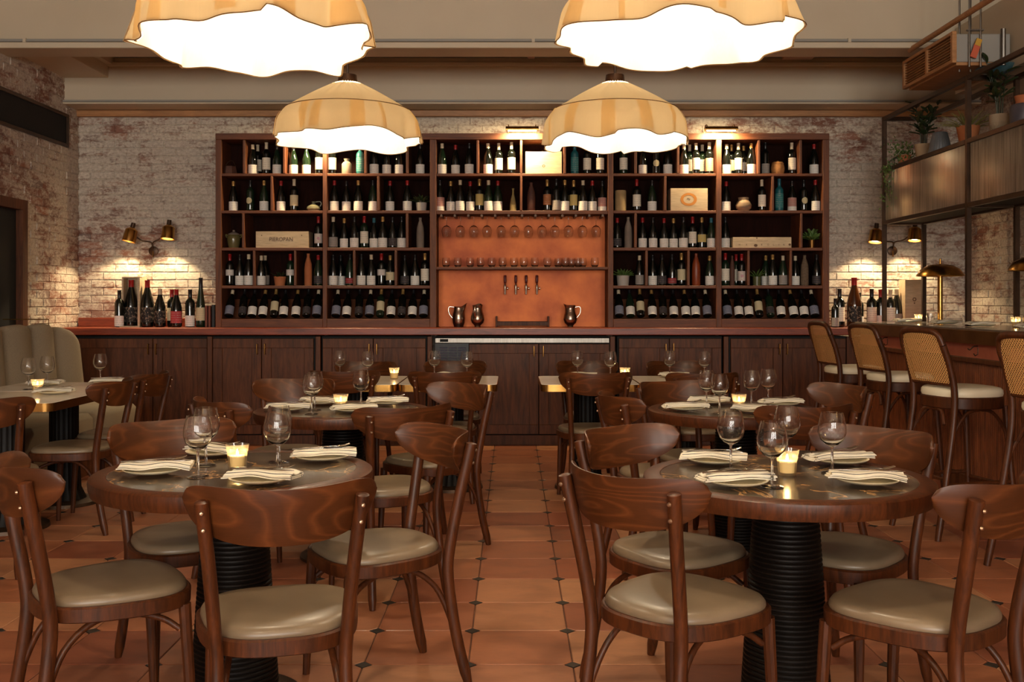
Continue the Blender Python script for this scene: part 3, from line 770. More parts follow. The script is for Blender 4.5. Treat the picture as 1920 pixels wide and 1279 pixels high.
# second-rank bottles showing between the front ones
for i, (x, bay, row, code) in enumerate([(-2.405, 0, 0, ('x', 'w', 'T')), (-2.335, 0, 3, ('b', 'w', 'S')), (-1.62, 1, 3, ('b', 'k', 'W')), (1.68, 3, 0, ('x', 'w', 'T')), (1.80, 3, 0, ('x', 'w', 'T')), (2.075, 4, 0, ('x', 'g', 'C')), (2.19, 4, 0, ('b', 'g', 'T')), (2.40, 4, 3, ('b', 'g', 'W')), (2.12, 4, 3, ('x', 'r', 'T'))]):
    bottle(code, (x, SF + .235, ROWS[row + 1] + .001), '%s-capped bottle tucked behind the front rank, %s shelf, %s bay, %s such' % (CAPS[code[1]][0], ROWN[row], BAYN[bay], ORD[i]), 'wine bottles standing on the shelves')
for bay in LEANING:
    for n, (x, dx, k) in enumerate(LEANING[bay]):
        lean = math.radians(-30); side = math.atan2(dx * .55, .27)
        rot = (Matrix.Rotation(side, 3, 'Y') @ Matrix.Rotation(lean, 3, 'X')).to_euler()
        code = ('b' if k in 'BW' else 'x') + ('w' if k == 'B' else 'k' if k in 'DW' and n % 3 else 'g') + k
        bottle(code, (x, SF + .050, 1.142 + .022), 'leaning wine bottle with %s label, %s along the tilted bottom rack of %s bay' % (LABS[k][0], ORD[n], BAYN[bay]),
               'wine bottles leaning on the bottom rack', tuple(rot), .98)
# loose bottles on the counter ends
LOOSE = [(-3.673, 9.48, ('x', 'k', 'W'), 1.16, None, 'broad-shouldered dark bottle with square white label, first on the counter by the booth'),
         (-3.588, 9.55, ('b', 'r', 'V'), 1.55, None, 'red-capped magnum standing inside the open wooden box'),
         (-3.418, 9.50, ('b', 'r', 'V'), 1.53, None, 'red-capped magnum just outside the open wooden box'),
         (-3.293, 9.48, ('b', 'w', 'V'), 1.26, None, 'silver-capped dark bottle with painted script beside the magnum'),
         (-3.205, 9.55, ('x', 'r', 'C'), 1.19, None, 'red-capped bottle with cream label behind the picture-label bottle'),
         (-3.133, 9.46, ('b', 'r', 'F'), 1.24, None, 'red-capped bottle with red picture label below the twin sconce'),
         (-3.045, 9.58, ('x', 'o', 'C'), 1.17, None, 'orange-capped bottle half hidden behind a white-label bottle'),
         (-3.008, 9.47, ('x', 'k', 'W'), 1.18, None, 'black-capped bottle with big white label near the books'),
         (-2.912, 9.48, ('f', 'k', 'C'), 1.22, 'green', 'tall slim flute bottle next to the standing books'),
         (2.985, 9.36, ('x', 'k', 'S'), .9, None, 'small dark bottle hugging the shelf end by the bar'),
         (3.045, 9.42, ('x', 'k', 'T'), 1.20, None, 'dark bottle with pale label first beside the shelf end'),
         (3.215, 9.52, ('b', 'r', 'V'), 1.62, 'amber', 'big amber red-capped bottle between the bar and shelves'),
         (3.29, 9.60, ('x', 'k', 'W'), 1.08, None, 'dark bottle right behind the big amber bottle'),
         (3.365, 9.48, ('x', 'k', 'T'), 1.20, None, 'dark bottle with speckled white label near the bar post'),
         (3.455, 9.50, ('x', 'r', 'W'), 1.18, None, 'red-capped bottle hidden partly by the bar frame post'),
         (3.555, 9.52, ('x', 'w', 'T'), 1.18, None, 'cream-capped bottle just past the bar frame post'),
         (3.625, 9.55, ('b', 'w', 'S'), 1.24, None, 'cream-capped burgundy bottle touching the upright wooden box')]
for x, y, code, s, gl, lab in LOOSE:
    bottle(code, (x, y, CT + .001), lab, 'bottles standing on the counter ends', (0, 0, 0), s, gl or 'dark')

# ------------------------------------------------------------------ other things on the shelves
SY = SF + .11
def lathe_thing(name, label, cat, prof, x, z, mat, y=SY, n=24, group=None):
    o = MB().lathe(prof, n, close=False).build(name, mat, None, (x, y, z), 0, 40); return tag(o, label, cat, group)
lathe_thing('ceramic_jar', 'grey ceramic jar with pale neck behind the pendant, top shelf', 'jar', [(0, 0), (.043, 0), (.046, .01), (.045, .10), (.03, .118), (.02, .125), (.028, .15), (.026, .15), (.02, .13), (0, .12)], -1.543, ROWS[1], M['stone'])
jug = thing('squat_jug', 'squat glazed grey-green jug on second shelf of leftmost bay', 'jug', (-1.852, SY, ROWS[2]))
gm = mottled('celadon_glaze', srgb(104, 104, 84), srgb(134, 130, 104), 8, .25, 0, .3)
MB().lathe([(0, 0), (.045, 0), (.066, .025), (.062, .045), (.035, .062), (.018, .068), (.016, .088), (.022, .094), (.018, .094), (.012, .07), (0, .06)], 24, close=False).build('body', gm, jug)
MB().tube(smooth_path([(.018, 0, .088), (.06, 0, .092), (.072, 0, .07), (.058, 0, .045)], 5), .006, 8).build('handle', gm, jug)
gj = thing('glazed_pot', 'lidded olive-green glazed pot in leftmost bay beside the lettered box', 'pot', (-2.597, SY, ROWS[3]))
gg = mottled('olive_glaze', srgb(70, 72, 34), srgb(124, 108, 70), 5, .22, 0, .3)
MB().lathe([(0, 0), (.045, 0), (.055, .03), (.062, .08), (.06, .11), (.05, .125), (0, .125)], 24, close=False).build('body', gg, gj)
MB().lathe([(.054, .125), (.05, .135), (.02, .15), (.01, .155), (.012, .168), (0, .172)], 20, close=False).build('lid', M['stone'], gj)
for s in (-1, 1): MB().tube(smooth_path([(s * .055, 0, .12), (s * .072, 0, .128), (s * .07, 0, .105), (s * .06, 0, .1)], 4), .006, 6).build('handle', gg, gj)
def slim(name, label, x, z, mat, h=.285, r=.036):
    return lathe_thing(name, label, 'vase', [(0, 0), (r * .85, 0), (r, .01), (r, h * .5), (r * .88, h * .68), (r * .5, h * .85), (r * .36, h * .9), (r * .4, h), (r * .3, h), (r * .28, h * .88), (0, h * .86)], x, z, mat)
clay_dark = mottled('brown_clay', srgb(76, 44, 32), srgb(98, 60, 44), 8, .7)
slim('bottle_vase', 'matt grey bottle vase at the end of third shelf, second bay', -0.856, ROWS[3], M['stone'])
slim('bottle_vase', 'terracotta bottle vase on fourth shelf of leftmost bay', -1.902, ROWS[4], M['terracotta'], .30)
slim('bottle_vase', 'dark brown bottle vase on second shelf above the copper panel', 0.179, ROWS[2], clay_dark, .27, .038)
slim('bottle_vase', 'grey clay bottle vase on third shelf of fourth bay', 1.085, ROWS[3], M['stone'], .29)
slim('bottle_vase', 'rust-red bottle vase on fourth shelf of fourth bay', 1.718, ROWS[4], mottled('rust_glaze', srgb(120, 46, 22), srgb(160, 76, 36), 5, .4), .30, .04)
slim('bottle_vase', 'slim brown clay vase on fourth shelf of rightmost bay', 2.056, ROWS[4], clay_dark, .28, .024)
slim('bottle_vase', 'woven-look grey vase on fourth shelf of rightmost bay', 2.731, ROWS[4], mottled('basket_grey', srgb(92, 74, 56), srgb(124, 102, 80), 60, .8), .285, .037)
lathe_thing('straw_flask', 'small conical flask in straw wrap on shelf above the hanging glasses', 'flask', [(0, 0), (.032, 0), (.030, .06), (.022, .11), (.010, .16), (.009, .20), (.013, .215), (0, .215)], 0.010, ROWS[2], mottled('straw', srgb(128, 112, 66), srgb(158, 138, 88), 40, .8))
lathe_thing('log_vase', 'pale log-shaped vase on second shelf of fourth bay', 'vase', [(0, 0), (.05, 0), (.053, .01), (.052, .19), (.048, .196), (.044, .19), (.044, .15), (0, .15)], 1.014, ROWS[2], mottled('pale_bark', srgb(150, 124, 84), srgb(178, 152, 108), 9, .8))
lathe_thing('round_pot', 'round two-tone clay pot on second shelf of rightmost bay', 'pot', [(0, 0), (.04, 0), (.07, .03), (.074, .06), (.06, .09), (.047, .105), (.05, .13), (.046, .13), (.042, .10), (0, .08)], 2.161, ROWS[2], mottled('two_tone_clay', srgb(112, 92, 72), srgb(168, 140, 108), 4, .7, stretch=(1, 1, 5)))
bk = thing('wicker_basket', 'small lidded wicker basket on top shelf of rightmost bay', 'basket', (2.480, SY, ROWS[1]))
wk = mottled('wicker', srgb(150, 100, 52), srgb(184, 130, 76), 50, .7, stretch=(1, 1, 3), bump=.5)
MB().lathe([(0, 0), (.05, 0)] + [(.054 + .008 * math.sin(PI * t) + .002 * (i % 2), .01 + .085 * t) for i, t in enumerate([k / 10 for k in range(11)])], 24, close=False).build('body', wk, bk)
MB().lathe([(.055, .095), (.056, .104), (.046, .118), (.012, .122), (.01, .128), (0, .128)], 24, close=False).build('lid', wk, bk)
# wooden wine boxes with printed fronts
def text(body, parent, loc, size, mat, ext=.0004, squash=1.0, spacing=1.0):
    cu = bpy.data.curves.new('lettering', 'FONT'); cu.body = body; cu.size = size; cu.align_x = 'CENTER'; cu.align_y = 'CENTER'; cu.extrude = ext; cu.space_character = spacing
    cu.materials.append(mat); o = bpy.data.objects.new('lettering', cu); COL.objects.link(o); o.location = loc; o.rotation_euler = (PI / 2, 0, 0); o.scale = (squash, 1, 1)
    bpy.context.view_layer.update()
    me = bpy.data.meshes.new_from_object(o.evaluated_get(bpy.context.evaluated_depsgraph_get())); bpy.data.objects.remove(o)
    o = put('lettering', me, parent, loc, (PI / 2, 0, 0), (squash, 1, 1))
    return o
def wine_box(label, x0, x1, z, h, d=.20):
    o = thing('wine_box', label, 'box', ((x0 + x1) / 2, SF + .03, z)); w = x1 - x0
    MB().span(-w / 2, w / 2, 0, .012, 0, h, .002).build('front_board', M['box_wood'], o)
    MB().span(-w / 2, -w / 2 + .01, .012, d, 0, h).build('side_board', M['box_wood'], o); MB().span(w / 2 - .01, w / 2, .012, d, 0, h).build('side_board', M['box_wood'], o)
    MB().span(-w / 2 + .01, w / 2 - .01, .012, d, h - .01, h).build('top_board', M['box_wood'], o); MB().span(-w / 2 + .01, w / 2 - .01, .012, d, 0, .01).build('bottom_board', M['box_wood'], o)
    return o
def ring(parent, x, z, r1, r2, mat, sx=1.0):
    m = MB()
    m.grid(lambda u, v: (x + sx * (r1 + (r2 - r1) * v) * math.cos(2 * PI * u), -.0008, z + (r1 + (r2 - r1) * v) * math.sin(2 * PI * u)), 28, 1, True)
    return m.build('printed_mark', mat, parent, smooth=0)
w1 = wine_box('pine wine box lettered PIEROPAN lying on third shelf', -2.372, -1.882, ROWS[3], .152); text('PIEROPAN', w1, (-.01, -.0008, .078), .052, M['print'], squash=.92)
for x in (-.19, .18): ring(w1, x, .115, 0, .005, M['print'])
w2 = wine_box('long low pine wine box with spaced lettering beneath an empty shelf', 2.045, 2.587, ROWS[3], .098)
for s, x in zip('HABOLIN', (-.21, -.145, -.005, .055, .105, .155, .20)): text(s, w2, (x, -.0008, .028), .022, M['print'])
text('~~~~ ~~~', w2, (.0, -.0008, .066), .02, M['print'], squash=1.2)
ring(w2, -.06, .022, 0, .013, M['print'], 1.3); ring(w2, .255, .03, 0, .010, M['print'], 1.2); ring(w2, -.05, .09, 0, .006, M['print'])
w3 = wine_box('pine wine box with ochre ring emblem on second shelf, fourth bay', 1.468, 1.812, ROWS[2], .208); ring(w3, -.005, .105, .038, .06, M['print_orange'], 1.28); text('ru', w3, (-.005, -.0008, .112), .034, M['print'])
w4 = wine_box('pale wine box with tiny round seal under the pendant lamp', .125, .462, ROWS[1], .205); ring(w4, .0, .072, .007, .0135, M['print'])
# lidless box and books on the left counter end, upright box at the bar end
ob = thing('open_wine_box', 'open wooden presentation box standing upright around a magnum', 'box', (-3.558, 9.44, CT))
MB().span(-.10, .09, .0, .19, 0, .012).span(.07, .09, 0, .19, .012, .46).span(-.10, -.085, .06, .19, .012, .46).span(-.085, .07, .175, .19, .012, .46).span(-.10, .09, .06, .19, .46, .472).build('box_shell', M['box_wood'], ob)
for i, (x, w, h, c, lab) in enumerate([(-2.852, .026, .20, (110, 50, 28), 'rust-red hardback book standing at the shelf end'), (-2.822, .024, .195, (124, 60, 34), 'brown hardback book between the rust and black books'), (-2.786, .03, .21, (34, 34, 34), 'black hardback book leaning against the wine shelf')]):
    b = thing('book', lab, 'book', (x, 9.45, CT), 0, 'books at the end of the counter'); cm = plain('book_cover', srgb(*c), .6)
    MB().span(-w / 2, w / 2, 0, .004, 0, h).span(-w / 2, -w / 2 + .003, 0, .15, 0, h).span(w / 2 - .003, w / 2, 0, .15, 0, h).build('cover', cm, b); MB().span(-w / 2 + .003, w / 2 - .003, .004, .145, .004, h - .004).build('pages', M['plate'], b)
ub = thing('upright_wine_box', 'tall pale wooden wine box upright by the brass lamp', 'box', (3.745, 9.44, CT))
MB().span(-.082, .082, 0, .012, 0, .445, .002).build('front_board', M['box_wood'], ub); MB().span(-.082, .082, .012, .15, 0, .445).build('box_body', M['box_wood'], ub)
ring(ub, .004, .26, .010, .018, M['print']); ring(ub, .004, .225, 0, .007, M['print'])
# dried twigs basket, top-left niche
tw = thing('twig_trivet', 'faceted wire-and-wood basket in the top corner niche', 'basket', (-2.629, SY, ROWS[1]))
MB().lathe([(.0, 0), (.055, 0), (.062, .02), (.05, .075), (.045, .08), (.052, .02), (0, .015)], 6, close=False).build('body', clay_dark, tw, smooth=0)
MB().tube(smooth_path([(-.05, 0, .075), (-.02, 0, .12), (.02, 0, .13), (.05, 0, .075)], 5), .003, 6).build('handle', M['bronze'], tw)

# ------------------------------------------------------------------ plants
def leaf_mesh(l, w, mat, name='leaf', bend=.25):
    def fn(u, v):
        y = v * l; hw = w * math.sin(PI * min(1, v * .97 + .02)) ** .8 * .5
        return ((u - .5) * 2 * hw, y, abs(u - .5) * w * .5 - bend * v * v * l)
    return MB().grid(fn, 2, 5).mesh(name, mat)
LF = {}
def leaf(parent, p, yaw, pitch, l, w, mat, bend=.25):
    k = (round(l, 3), round(w, 3), mat.name)
    if k not in LF: LF[k] = leaf_mesh(l, w, mat, bend=bend)
    o = put('leaf', LF[k], parent, p); o.rotation_euler = (pitch, 0, yaw); return o
def pot(parent, r0, r1, h, mat, n=24):
    MB().lathe([(0, 0), (r0, 0), (r1, h), (r1 * .9, h), (r1 * .85, h * .85), (0, h * .85)], n, close=False).build('pot', mat, parent)
    MB().lathe([(0, h * .86), (r1 * .84, h * .86)], n, close=False).build('soil', M['soil'], parent)
def zz_plant(name, label, loc, r0, r1, h, potmat, stems, ht, seed, lm='leaf_dark'):
    rnd = random.Random(seed); o = thing(name, label, 'plant', loc); pot(o, r0, r1, h, potmat)
    for s in range(stems):
        a = rnd.uniform(0, 2 * PI); lean = rnd.uniform(.05, .42); L = ht * rnd.uniform(.7, 1.05)
        pts = [Vector((math.cos(a) * (r1 * .3 + lean * L * t * t), math.sin(a) * (r1 * .3 + lean * L * t * t) * .6, h * .85 + L * t)) for t in (0, .33, .66, 1)]
        MB().tube(pts, [.004, .0035, .003, .0015], 6).build('stem', M['leaf_dark'], o)
        for q in range(7):
            t = .35 + .65 * q / 6; p = pts[0].lerp(pts[-1], t)
            p = Vector((math.cos(a) * (r1 * .3 + lean * L * t * t), math.sin(a) * (r1 * .3 + lean * L * t * t) * .6, h * .85 + L * t))
            leaf(o, p, a + (PI / 2 if q % 2 else -PI / 2) * .8 - PI / 2 + rnd.uniform(-.3, .3), rnd.uniform(.3, .9), .10, .042, M[lm], .1)
    return o
def tuft(name, label, loc, r0, r1, h, potmat, n, l, w, mat, seed, spread=1.0, potpart=True):
    rnd = random.Random(seed); o = thing(name, label, 'plant', loc); pot(o, r0, r1, h, potmat)
    for i in range(n):
        a = rnd.uniform(0, 2 * PI); r = rnd.uniform(0, r1 * .6)
        leaf(o, (r * math.cos(a), r * math.sin(a), h * .86), a - PI / 2, rnd.uniform(.35, 1.35) / spread, l * rnd.choice((.8, 1, 1.15)), w, mat)
    return o
white_pot = plain('white_pot', srgb(176, 168, 158), .6)
tuft('potted_plant', 'dark bushy plant in white pot on second shelf of second bay', (-0.846, SY, ROWS[2]), .045, .052, .082, white_pot, 40, .085, .03, M['leaf_dark'], 3)
tuft('potted_plant', 'dark trailing plant in terracotta pot on fourth shelf of leftmost bay', (-2.166, SY, ROWS[4]), .045, .058, .085, M['terracotta'], 26, .07, .016, M['leaf_dark'], 4)
tuft('potted_plant', 'green succulent in white pot on fourth shelf, fourth bay', (1.036, SY, ROWS[4]), .052, .06, .095, white_pot, 60, .075, .022, M['leaf'], 5)
tuft('potted_plant', 'spiky green plant in round green jar, fourth shelf of rightmost bay', (2.285, SY, ROWS[4]), .036, .038, .085, plain('green_jar', srgb(94, 92, 56), .35), 24, .09, .016, M['leaf'], 6)
iv = tuft('potted_plant', 'leafy ivy in brass cup on third shelf of rightmost bay', (2.783, SF + .06, ROWS[3]), .022, .03, .075, M['brass_old'], 34, .10, .05, M['leaf'], 8, .8)
# ------------------------------------------------------------------ glassware
WG = [(0, .0), (.034, .0), (.0345, .0015), (.012, .006), (.0045, .012), (.0038, .075), (.006, .082), (.022, .0905), (.037, .106), (.0445, .128), (.0440, .150), (.0385, .176), (.0345, .192),
      (.0335, .1922), (.0374, .176), (.0428, .150), (.0432, .128), (.0358, .1078), (.0208, .0930), (0, .0890)]
bowl_me = MB().lathe([(0, .0822)] + WG[6:], 28, close=False).mesh('bowl', M['glass'], 60)
stem_me = MB().lathe([(0, .0062)] + [(.0045, .0064)] + WG[4:7][0:2] + [(.0055, .0818), (0, .0819)], 12, close=False).mesh('stem', M['glass'], 60)
foot_me = MB().lathe(WG[:4] + [(0, .0061)], 28, close=False).mesh('foot', M['glass'], 60)
def wine_glass(loc, label, group='wine glasses on the tables', s=1.0, flip=False):
    o = thing('wine_glass', label, 'glass', loc, random.uniform(0, 3), group); o.scale = (s, s, s)
    if flip: o.rotation_euler = (PI, 0, 0)
    put('bowl', bowl_me, o); put('stem', stem_me, o); put('foot', foot_me, o); return o
tumbler_me = MB().lathe([(0, .004), (.026, .004), (.031, .06), (.030, .086), (.0285, .086), (.0292, .06), (.0245, .010), (0, .010)], 20, close=False).mesh('tumbler', M['glass'], 60)
stemless_me = MB().lathe([(0, 0), (.024, 0), (.034, .02), (.037, .045), (.031, .088), (.0298, .0882), (.0356, .045), (.0325, .021), (.022, .004), (0, .004)], 20, close=False).mesh('stemless_glass', M['glass'], 60)
for i, x in enumerate([-.612, -.483, -.357, -.233, -.102, .024, .153, .280, .401, .528, .659, .785]):
    o = thing('wine_glass', 'wine glass hanging upside down under the middle shelf, %s along the row' % ORD[i], 'glass', (x, SF + .12, 2.098), 0, 'stem glasses hanging in the rack')
    o.rotation_euler = (PI, 0, 0); put('bowl', bowl_me, o); put('stem', stem_me, o); put('foot', foot_me, o)
for i, x in enumerate([-.614, -.505, -.389, -.293, -.189, -.087, .018, .110, .212, .329, .433, .497, .556, .616, .664, .770]):
    o = put('stemless_glass', stemless_me, None, (x, SF + (.08 if i % 2 or i < 10 else .15), 1.623)); tag(o, 'stemless glass on the copper shelf, %s along the row' % ORD[i], 'glass', 'stemless glasses on the copper shelf')
# beer taps on the copper panel
for i, x in enumerate([-.066, .036, .134, .236]):
    t = thing('beer_tap', 'red-handled beer tap on the copper panel, %s of four' % ORD[i], 'tap', (x, SB - .032, 1.44), 0, 'row of four beer taps')
    MB().tube([(0, 0, 0), (0, -.07, 0)], .011, 10).build('shank', M['pewter'], t)
    MB().lathe([(0, -.072), (.008, -.07), (.010, -.03), (.0115, -.01), (.0115, .016), (.008, .026), (0, .028)], 12, (0, -.07, 0), close=False).build('spout', M['pewter'], t)
    MB().lathe([(.007, .03), (.010, .036), (.013, .055), (.0125, .105), (.010, .112), (0, .113)], 12, (0, -.07, 0), close=False).build('handle', plain('tap_red', srgb(92, 16, 10), .35), t)
    MB().lathe([(0, 0), (.012, 0), (.012, .012), (0, .014)], 12, (.018, -.074, -.012), Matrix.Rotation(PI / 2, 3, 'Y'), close=False).build('lever', M['pewter'], t)
# pitchers
def pitcher(label, loc, rz, prof, spout=1.0, footed=False):
    o = thing('metal_pitcher', label, 'pitcher', loc, rz, 'pewter pitchers on the counter'); n = 28; m = MB()
    def rim(r, z, a):
        f = max(0, math.cos(a)) ** 6 if z > .13 else 0
        return (r + f * .035 * spout * (z - .13) / .06, z + f * .035 * spout * max(0, (z - .13) / .06))
    vs = []
    def fn(u, v):
        k = v * (len(prof) - 1); i = min(int(k), len(prof) - 2); t = k - i
        r = prof[i][0] + (prof[i + 1][0] - prof[i][0]) * t; z = prof[i][1] + (prof[i + 1][1] - prof[i][1]) * t; a = 2 * PI * u
        r, z = rim(r, z, a); return (r * math.cos(a), r * math.sin(a), z)
    m.grid(fn, n, (len(prof) - 1) * 3, True); m.build('body', M['pewter'], o)
    MB().tube(smooth_path([(-.038, 0, .185), (-.085, 0, .19), (-.095, 0, .16), (-.085, 0, .12), (-.05, 0, .075)], 5), .006, 8, (1, 1.6)).build('handle', M['pewter'], o)
    return o
PB = [(.0, .002), (.042, .0), (.044, .006), (.056, .04), (.060, .08), (.056, .12), (.046, .155), (.043, .18), (.047, .192), (.045, .192), (.041, .18), (.044, .155), (.05, .12), (0, .03)]
PF = [(.0, .0), (.032, .0), (.026, .012), (.034, .022), (.054, .04), (.064, .07), (.060, .105), (.048, .14), (.042, .175), (.050, .205), (.048, .205), (.040, .175), (.046, .14), (0, .06)]
pitcher('rounded metal pitcher with handle to the side, first on the copper counter', (-.50, 9.50, CT + .001), 0, PB, 1.0)
pitcher('footed metal pitcher seen from its handle side, beside the round one', (-.322, 9.47, CT + .001), math.radians(75), PF, .35)
pitcher('footed metal pitcher standing alone beside the low wooden rack', (.545, 9.47, CT + .001), PI, PF, .35)
rk = thing('tap_tray_rack', 'low wooden drip rack below the beer taps', 'rack', (.098, 9.52, CT))
MB().span(-.24, .24, 0, .012, .012, .052, .003).build('front_slat', M['dark_wood'], rk); MB().span(-.24, .24, .11, .122, .012, .052, .003).build('back_slat', M['dark_wood'], rk)
for x in (-.245, .245): MB().span(x - .008, x + .008, -.004, .126, 0, .10, .003).build('end_post', M['dark_wood'], rk)

# ------------------------------------------------------------------ pendant lamps
def shade_fn(seed, dr=0.0, dz=0.0):
    rnd = random.Random(seed)
    waves = [(rnd.choice((5, 7, 9, 11)), rnd.uniform(0, 6.3), rnd.uniform(.4, 1)) for _ in range(4)] + [(rnd.choice((14, 17)), rnd.uniform(0, 6.3), .7), (3, rnd.uniform(0, 6.3), .5)]
    hem = [(rnd.choice((4, 5, 6, 7)), rnd.uniform(0, 6.3)) for _ in range(3)]
    steps = sorted(rnd.uniform(0, 2 * PI) for _ in range(5)); lv = [rnd.uniform(-.016, .016) for _ in range(6)]
    def fn(u, v):
        a = 2 * PI * u
        fold = sum(w * math.sin(k * a + p) for k, p, w in waves) / 2.2
        if v < .42:                                   # gathered cone
            t = v / .42; r = .045 + (.315 - .045) * t; z = -.025 - .145 * t ** 1.15
            g = math.sin(26 * a) * .003 * (1 - t) + fold * .003 * t
            r += g; z += .6 * g
        else:
            t = (v - .42) / .58
            r = .315 + .032 * math.sin(min(1, t * 2.2) * PI / 2) + .018 * t + fold * .034 * t ** .9
            h = sum(math.sin(k * a + p) for k, p in hem) * .007 + lv[sum(a > s for s in steps)]
            z = -.17 - .008 * (1 - (1 - t) ** 2) - (.148 + h * t) * t
        return ((r + dr) * math.cos(a), (r + dr) * math.sin(a), z + dz)
    return fn
def pendant(x, y, seed, label):
    ztop = 2.44
    o = thing('pendant_lamp', label, 'lamp', (x, y, ztop), 0, 'gathered fabric pendant lamps')
    MB().tube([(0, 0, .0), (0, 0, ZC - ztop)], .006, 8).build('rod', M['bronze'], o)
    MB().lathe([(0, .014), (.046, .012), (.049, -.012), (.052, -.032), (.03, -.036), (0, -.036)], 20, close=False).build('cap', M['bronze'], o)
    f1 = shade_fn(seed); f2 = shade_fn(seed, -.006, -.001)
    MB().grid(f1, 150, 26, True).build('shade', M['shade_out'], o, smooth=60)
    MB().grid(lambda u, v: f2(u, .06 + .935 * v), 150, 26, True).build('lining', M['shade_in'], o, smooth=60)
    rnd = random.Random(seed + 100)
    for k in range(13):                                  # overlapping flaps of cloth on the skirt
        a0 = (k + rnd.uniform(0, .6)) / 13; w = rnd.uniform(.008, .034); f3 = shade_fn(seed, .005 + .002 * (k % 2), -.002); e = rnd.uniform(.93, 1.0)
        MB().grid(lambda u, v: f3(a0 + w * u, .425 + (e - .425) * v), 16, 14).build('flap', M['shade_out'], o, smooth=60)
    seam = [f1(i / 96, .42) for i in range(97)]
    seam = [(p[0] * 1.004, p[1] * 1.004, p[2]) for p in seam]
    hemp = [f1(i / 150, 1.0) for i in range(151)]
    tr = plain('brown_piping', srgb(120, 88, 50), .8) if 'brown_piping' not in bpy.data.materials else bpy.data.materials['brown_piping']
    MB().tube(seam, .0022, 5, cap=False).build('seam', tr, o); MB().tube(hemp, .0018, 5, cap=False).build('hem', tr, o)
    bulb = MB().lathe([(0, -.035), (.022, -.025), (.032, 0), (.024, .024), (.012, .038), (0, .04)], 16, (0, 0, -.15), close=False).build('bulb', emission('bulb_glow', (1, .86, .64, 1), 30), o)
    MB().tube([(0, 0, -.11), (0, 0, -.02)], .014, 10).build('socket', M['bronze'], o)
    light('bulb_light', 'POINT', o, (0, 0, -.225), PENDANT_W, (1.0, .82, .57), .045)
    return o
pendant(-.835, 5.15, 11, 'far fabric pendant lamp nearer the plain brick wall side')
pendant(.523, 5.15, 23, 'far fabric pendant lamp nearer the bar side')
pendant(-.805, 3.2, 5, 'near fabric pendant lamp above the front round table on booth side')
pendant(.515, 3.2, 31, 'near fabric pendant lamp above the front round table on bar side')
pendant(-.82, 1.2, 41, 'added unseen fill pendant overhead behind the viewer, booth side'); pendant(.52, 1.2, 43, 'added unseen fill pendant overhead behind the viewer, bar side')  # unseen pendants, added as warm fill on the front chair backs
pendant(-.82, -.8, 47, 'added unseen fill pendant farthest behind the viewer, booth side'); pendant(.52, -.8, 53, 'added unseen fill pendant farthest behind the viewer, bar side')  # another unseen pair added for the same fill

# ------------------------------------------------------------------ wall sconces
def sconce(x, z, heads, label):
    o = thing('wall_sconce', label, 'lamp', (x, YB - .015, z), 0, 'twin-headed brass wall sconces')
    MB().lathe([(0, 0), (.045, 0), (.045, .018), (.03, .024), (0, .024)], 24, rot=Matrix.Rotation(PI / 2, 3, 'X'), close=False).build('wall_plate', M['bronze'], o)
    MB().tube([(0, -.02, 0), (0, -.03, -.06)], .006, 8).build('switch', M['brass_old'], o)
    for dx, dz, tilt in heads:
        MB().tube(smooth_path([(0, -.03, .02), (.01 * (1 if dx > 0 else -1), -.05, .08), (dx * .55, -.10, dz * .75), (dx, -.15, dz + .05)], 5), .006, 8).build('arm', M['bronze'], o)
        R = Matrix.Rotation(tilt, 3, 'Y') @ Matrix.Rotation(math.radians(-8), 3, 'X')
        h = MB().lathe([(.018, .085), (.055, .06), (.058, .055), (.064, -.055), (.062, -.055), (.056, .05), (0, .056)], 24, (0, 0, 0), R, close=False).build('head', M['brass'], o, (dx, -.16, dz))
        MB().lathe([(0, .13), (.02, .128), (.022, .07), (0, .07)], 16, (0, 0, 0), R, close=False).build('socket', M['bronze'], h)
        MB().lathe([(0, -.030), (.05, -.034), (.05, -.030)], 20, (0, 0, 0), R, close=False).build('lens', emission('sconce_glow', (1, .80, .5, 1), 14), h)
        light('sconce_light', 'SPOT', h, R @ Vector((0, 0, -.045)), SCONCE_W, (1, .74, .42), .03, tuple(R.to_euler()), spot_size=math.radians(112), spot_blend=.3)
    return o
sconce(-3.44, 1.787, [(-.168, .135, math.radians(12)), (.19, .16, math.radians(3))], 'twin brass sconce above the loose bottles on booth side')
sconce(3.65, 1.79, [(-.215, .125, math.radians(8)), (.155, .14, math.radians(5))], 'twin brass sconce behind the bar frame')
# picture lights on the shelf top
for i, (x, lab) in enumerate([(-1.727, 'brass picture light on shelf top behind the booth-side pendant'), (.093, 'brass picture light on shelf top above the pale wine box'), (1.909, 'brass picture light on shelf top nearest the bar')]):
    o = thing('picture_light', lab, 'lamp', (x, SF, 2.855), 0, 'brass picture lights over the shelves')
    MB().lathe([(0, -.15), (.030, -.15), (.030, .15), (0, .15)], 20, (0, -.10, .018), Matrix.Rotation(PI / 2, 3, 'Y'), a0=math.radians(100), a1=math.radians(290), close=False).build('hood', M['brass'], o)
    for s in (-1, 1):
        MB().tube(smooth_path([(s * .125, .03, .0), (s * .125, .02, .06), (s * .125, -.05, .07), (s * .125, -.095, .045)], 4), .005, 8).build('arm', M['brass'], o)
    MB().span(-.14, .14, -.004, .01, -.02, .0).build('wall_bar', M['brass_old'], o)
    MB().tube([(-.13, -.10, .012), (.13, -.10, .012)], .009, 8).build('tube', emission('picture_glow', (1, .78, .45, 1), 18), o)
    light('strip_light', 'AREA', o, (0, -.10, -.004), PICTURE_W, (1, .72, .38), rot=(math.radians(25), 0, 0), shape='RECTANGLE', size=.26, size_y=.03)
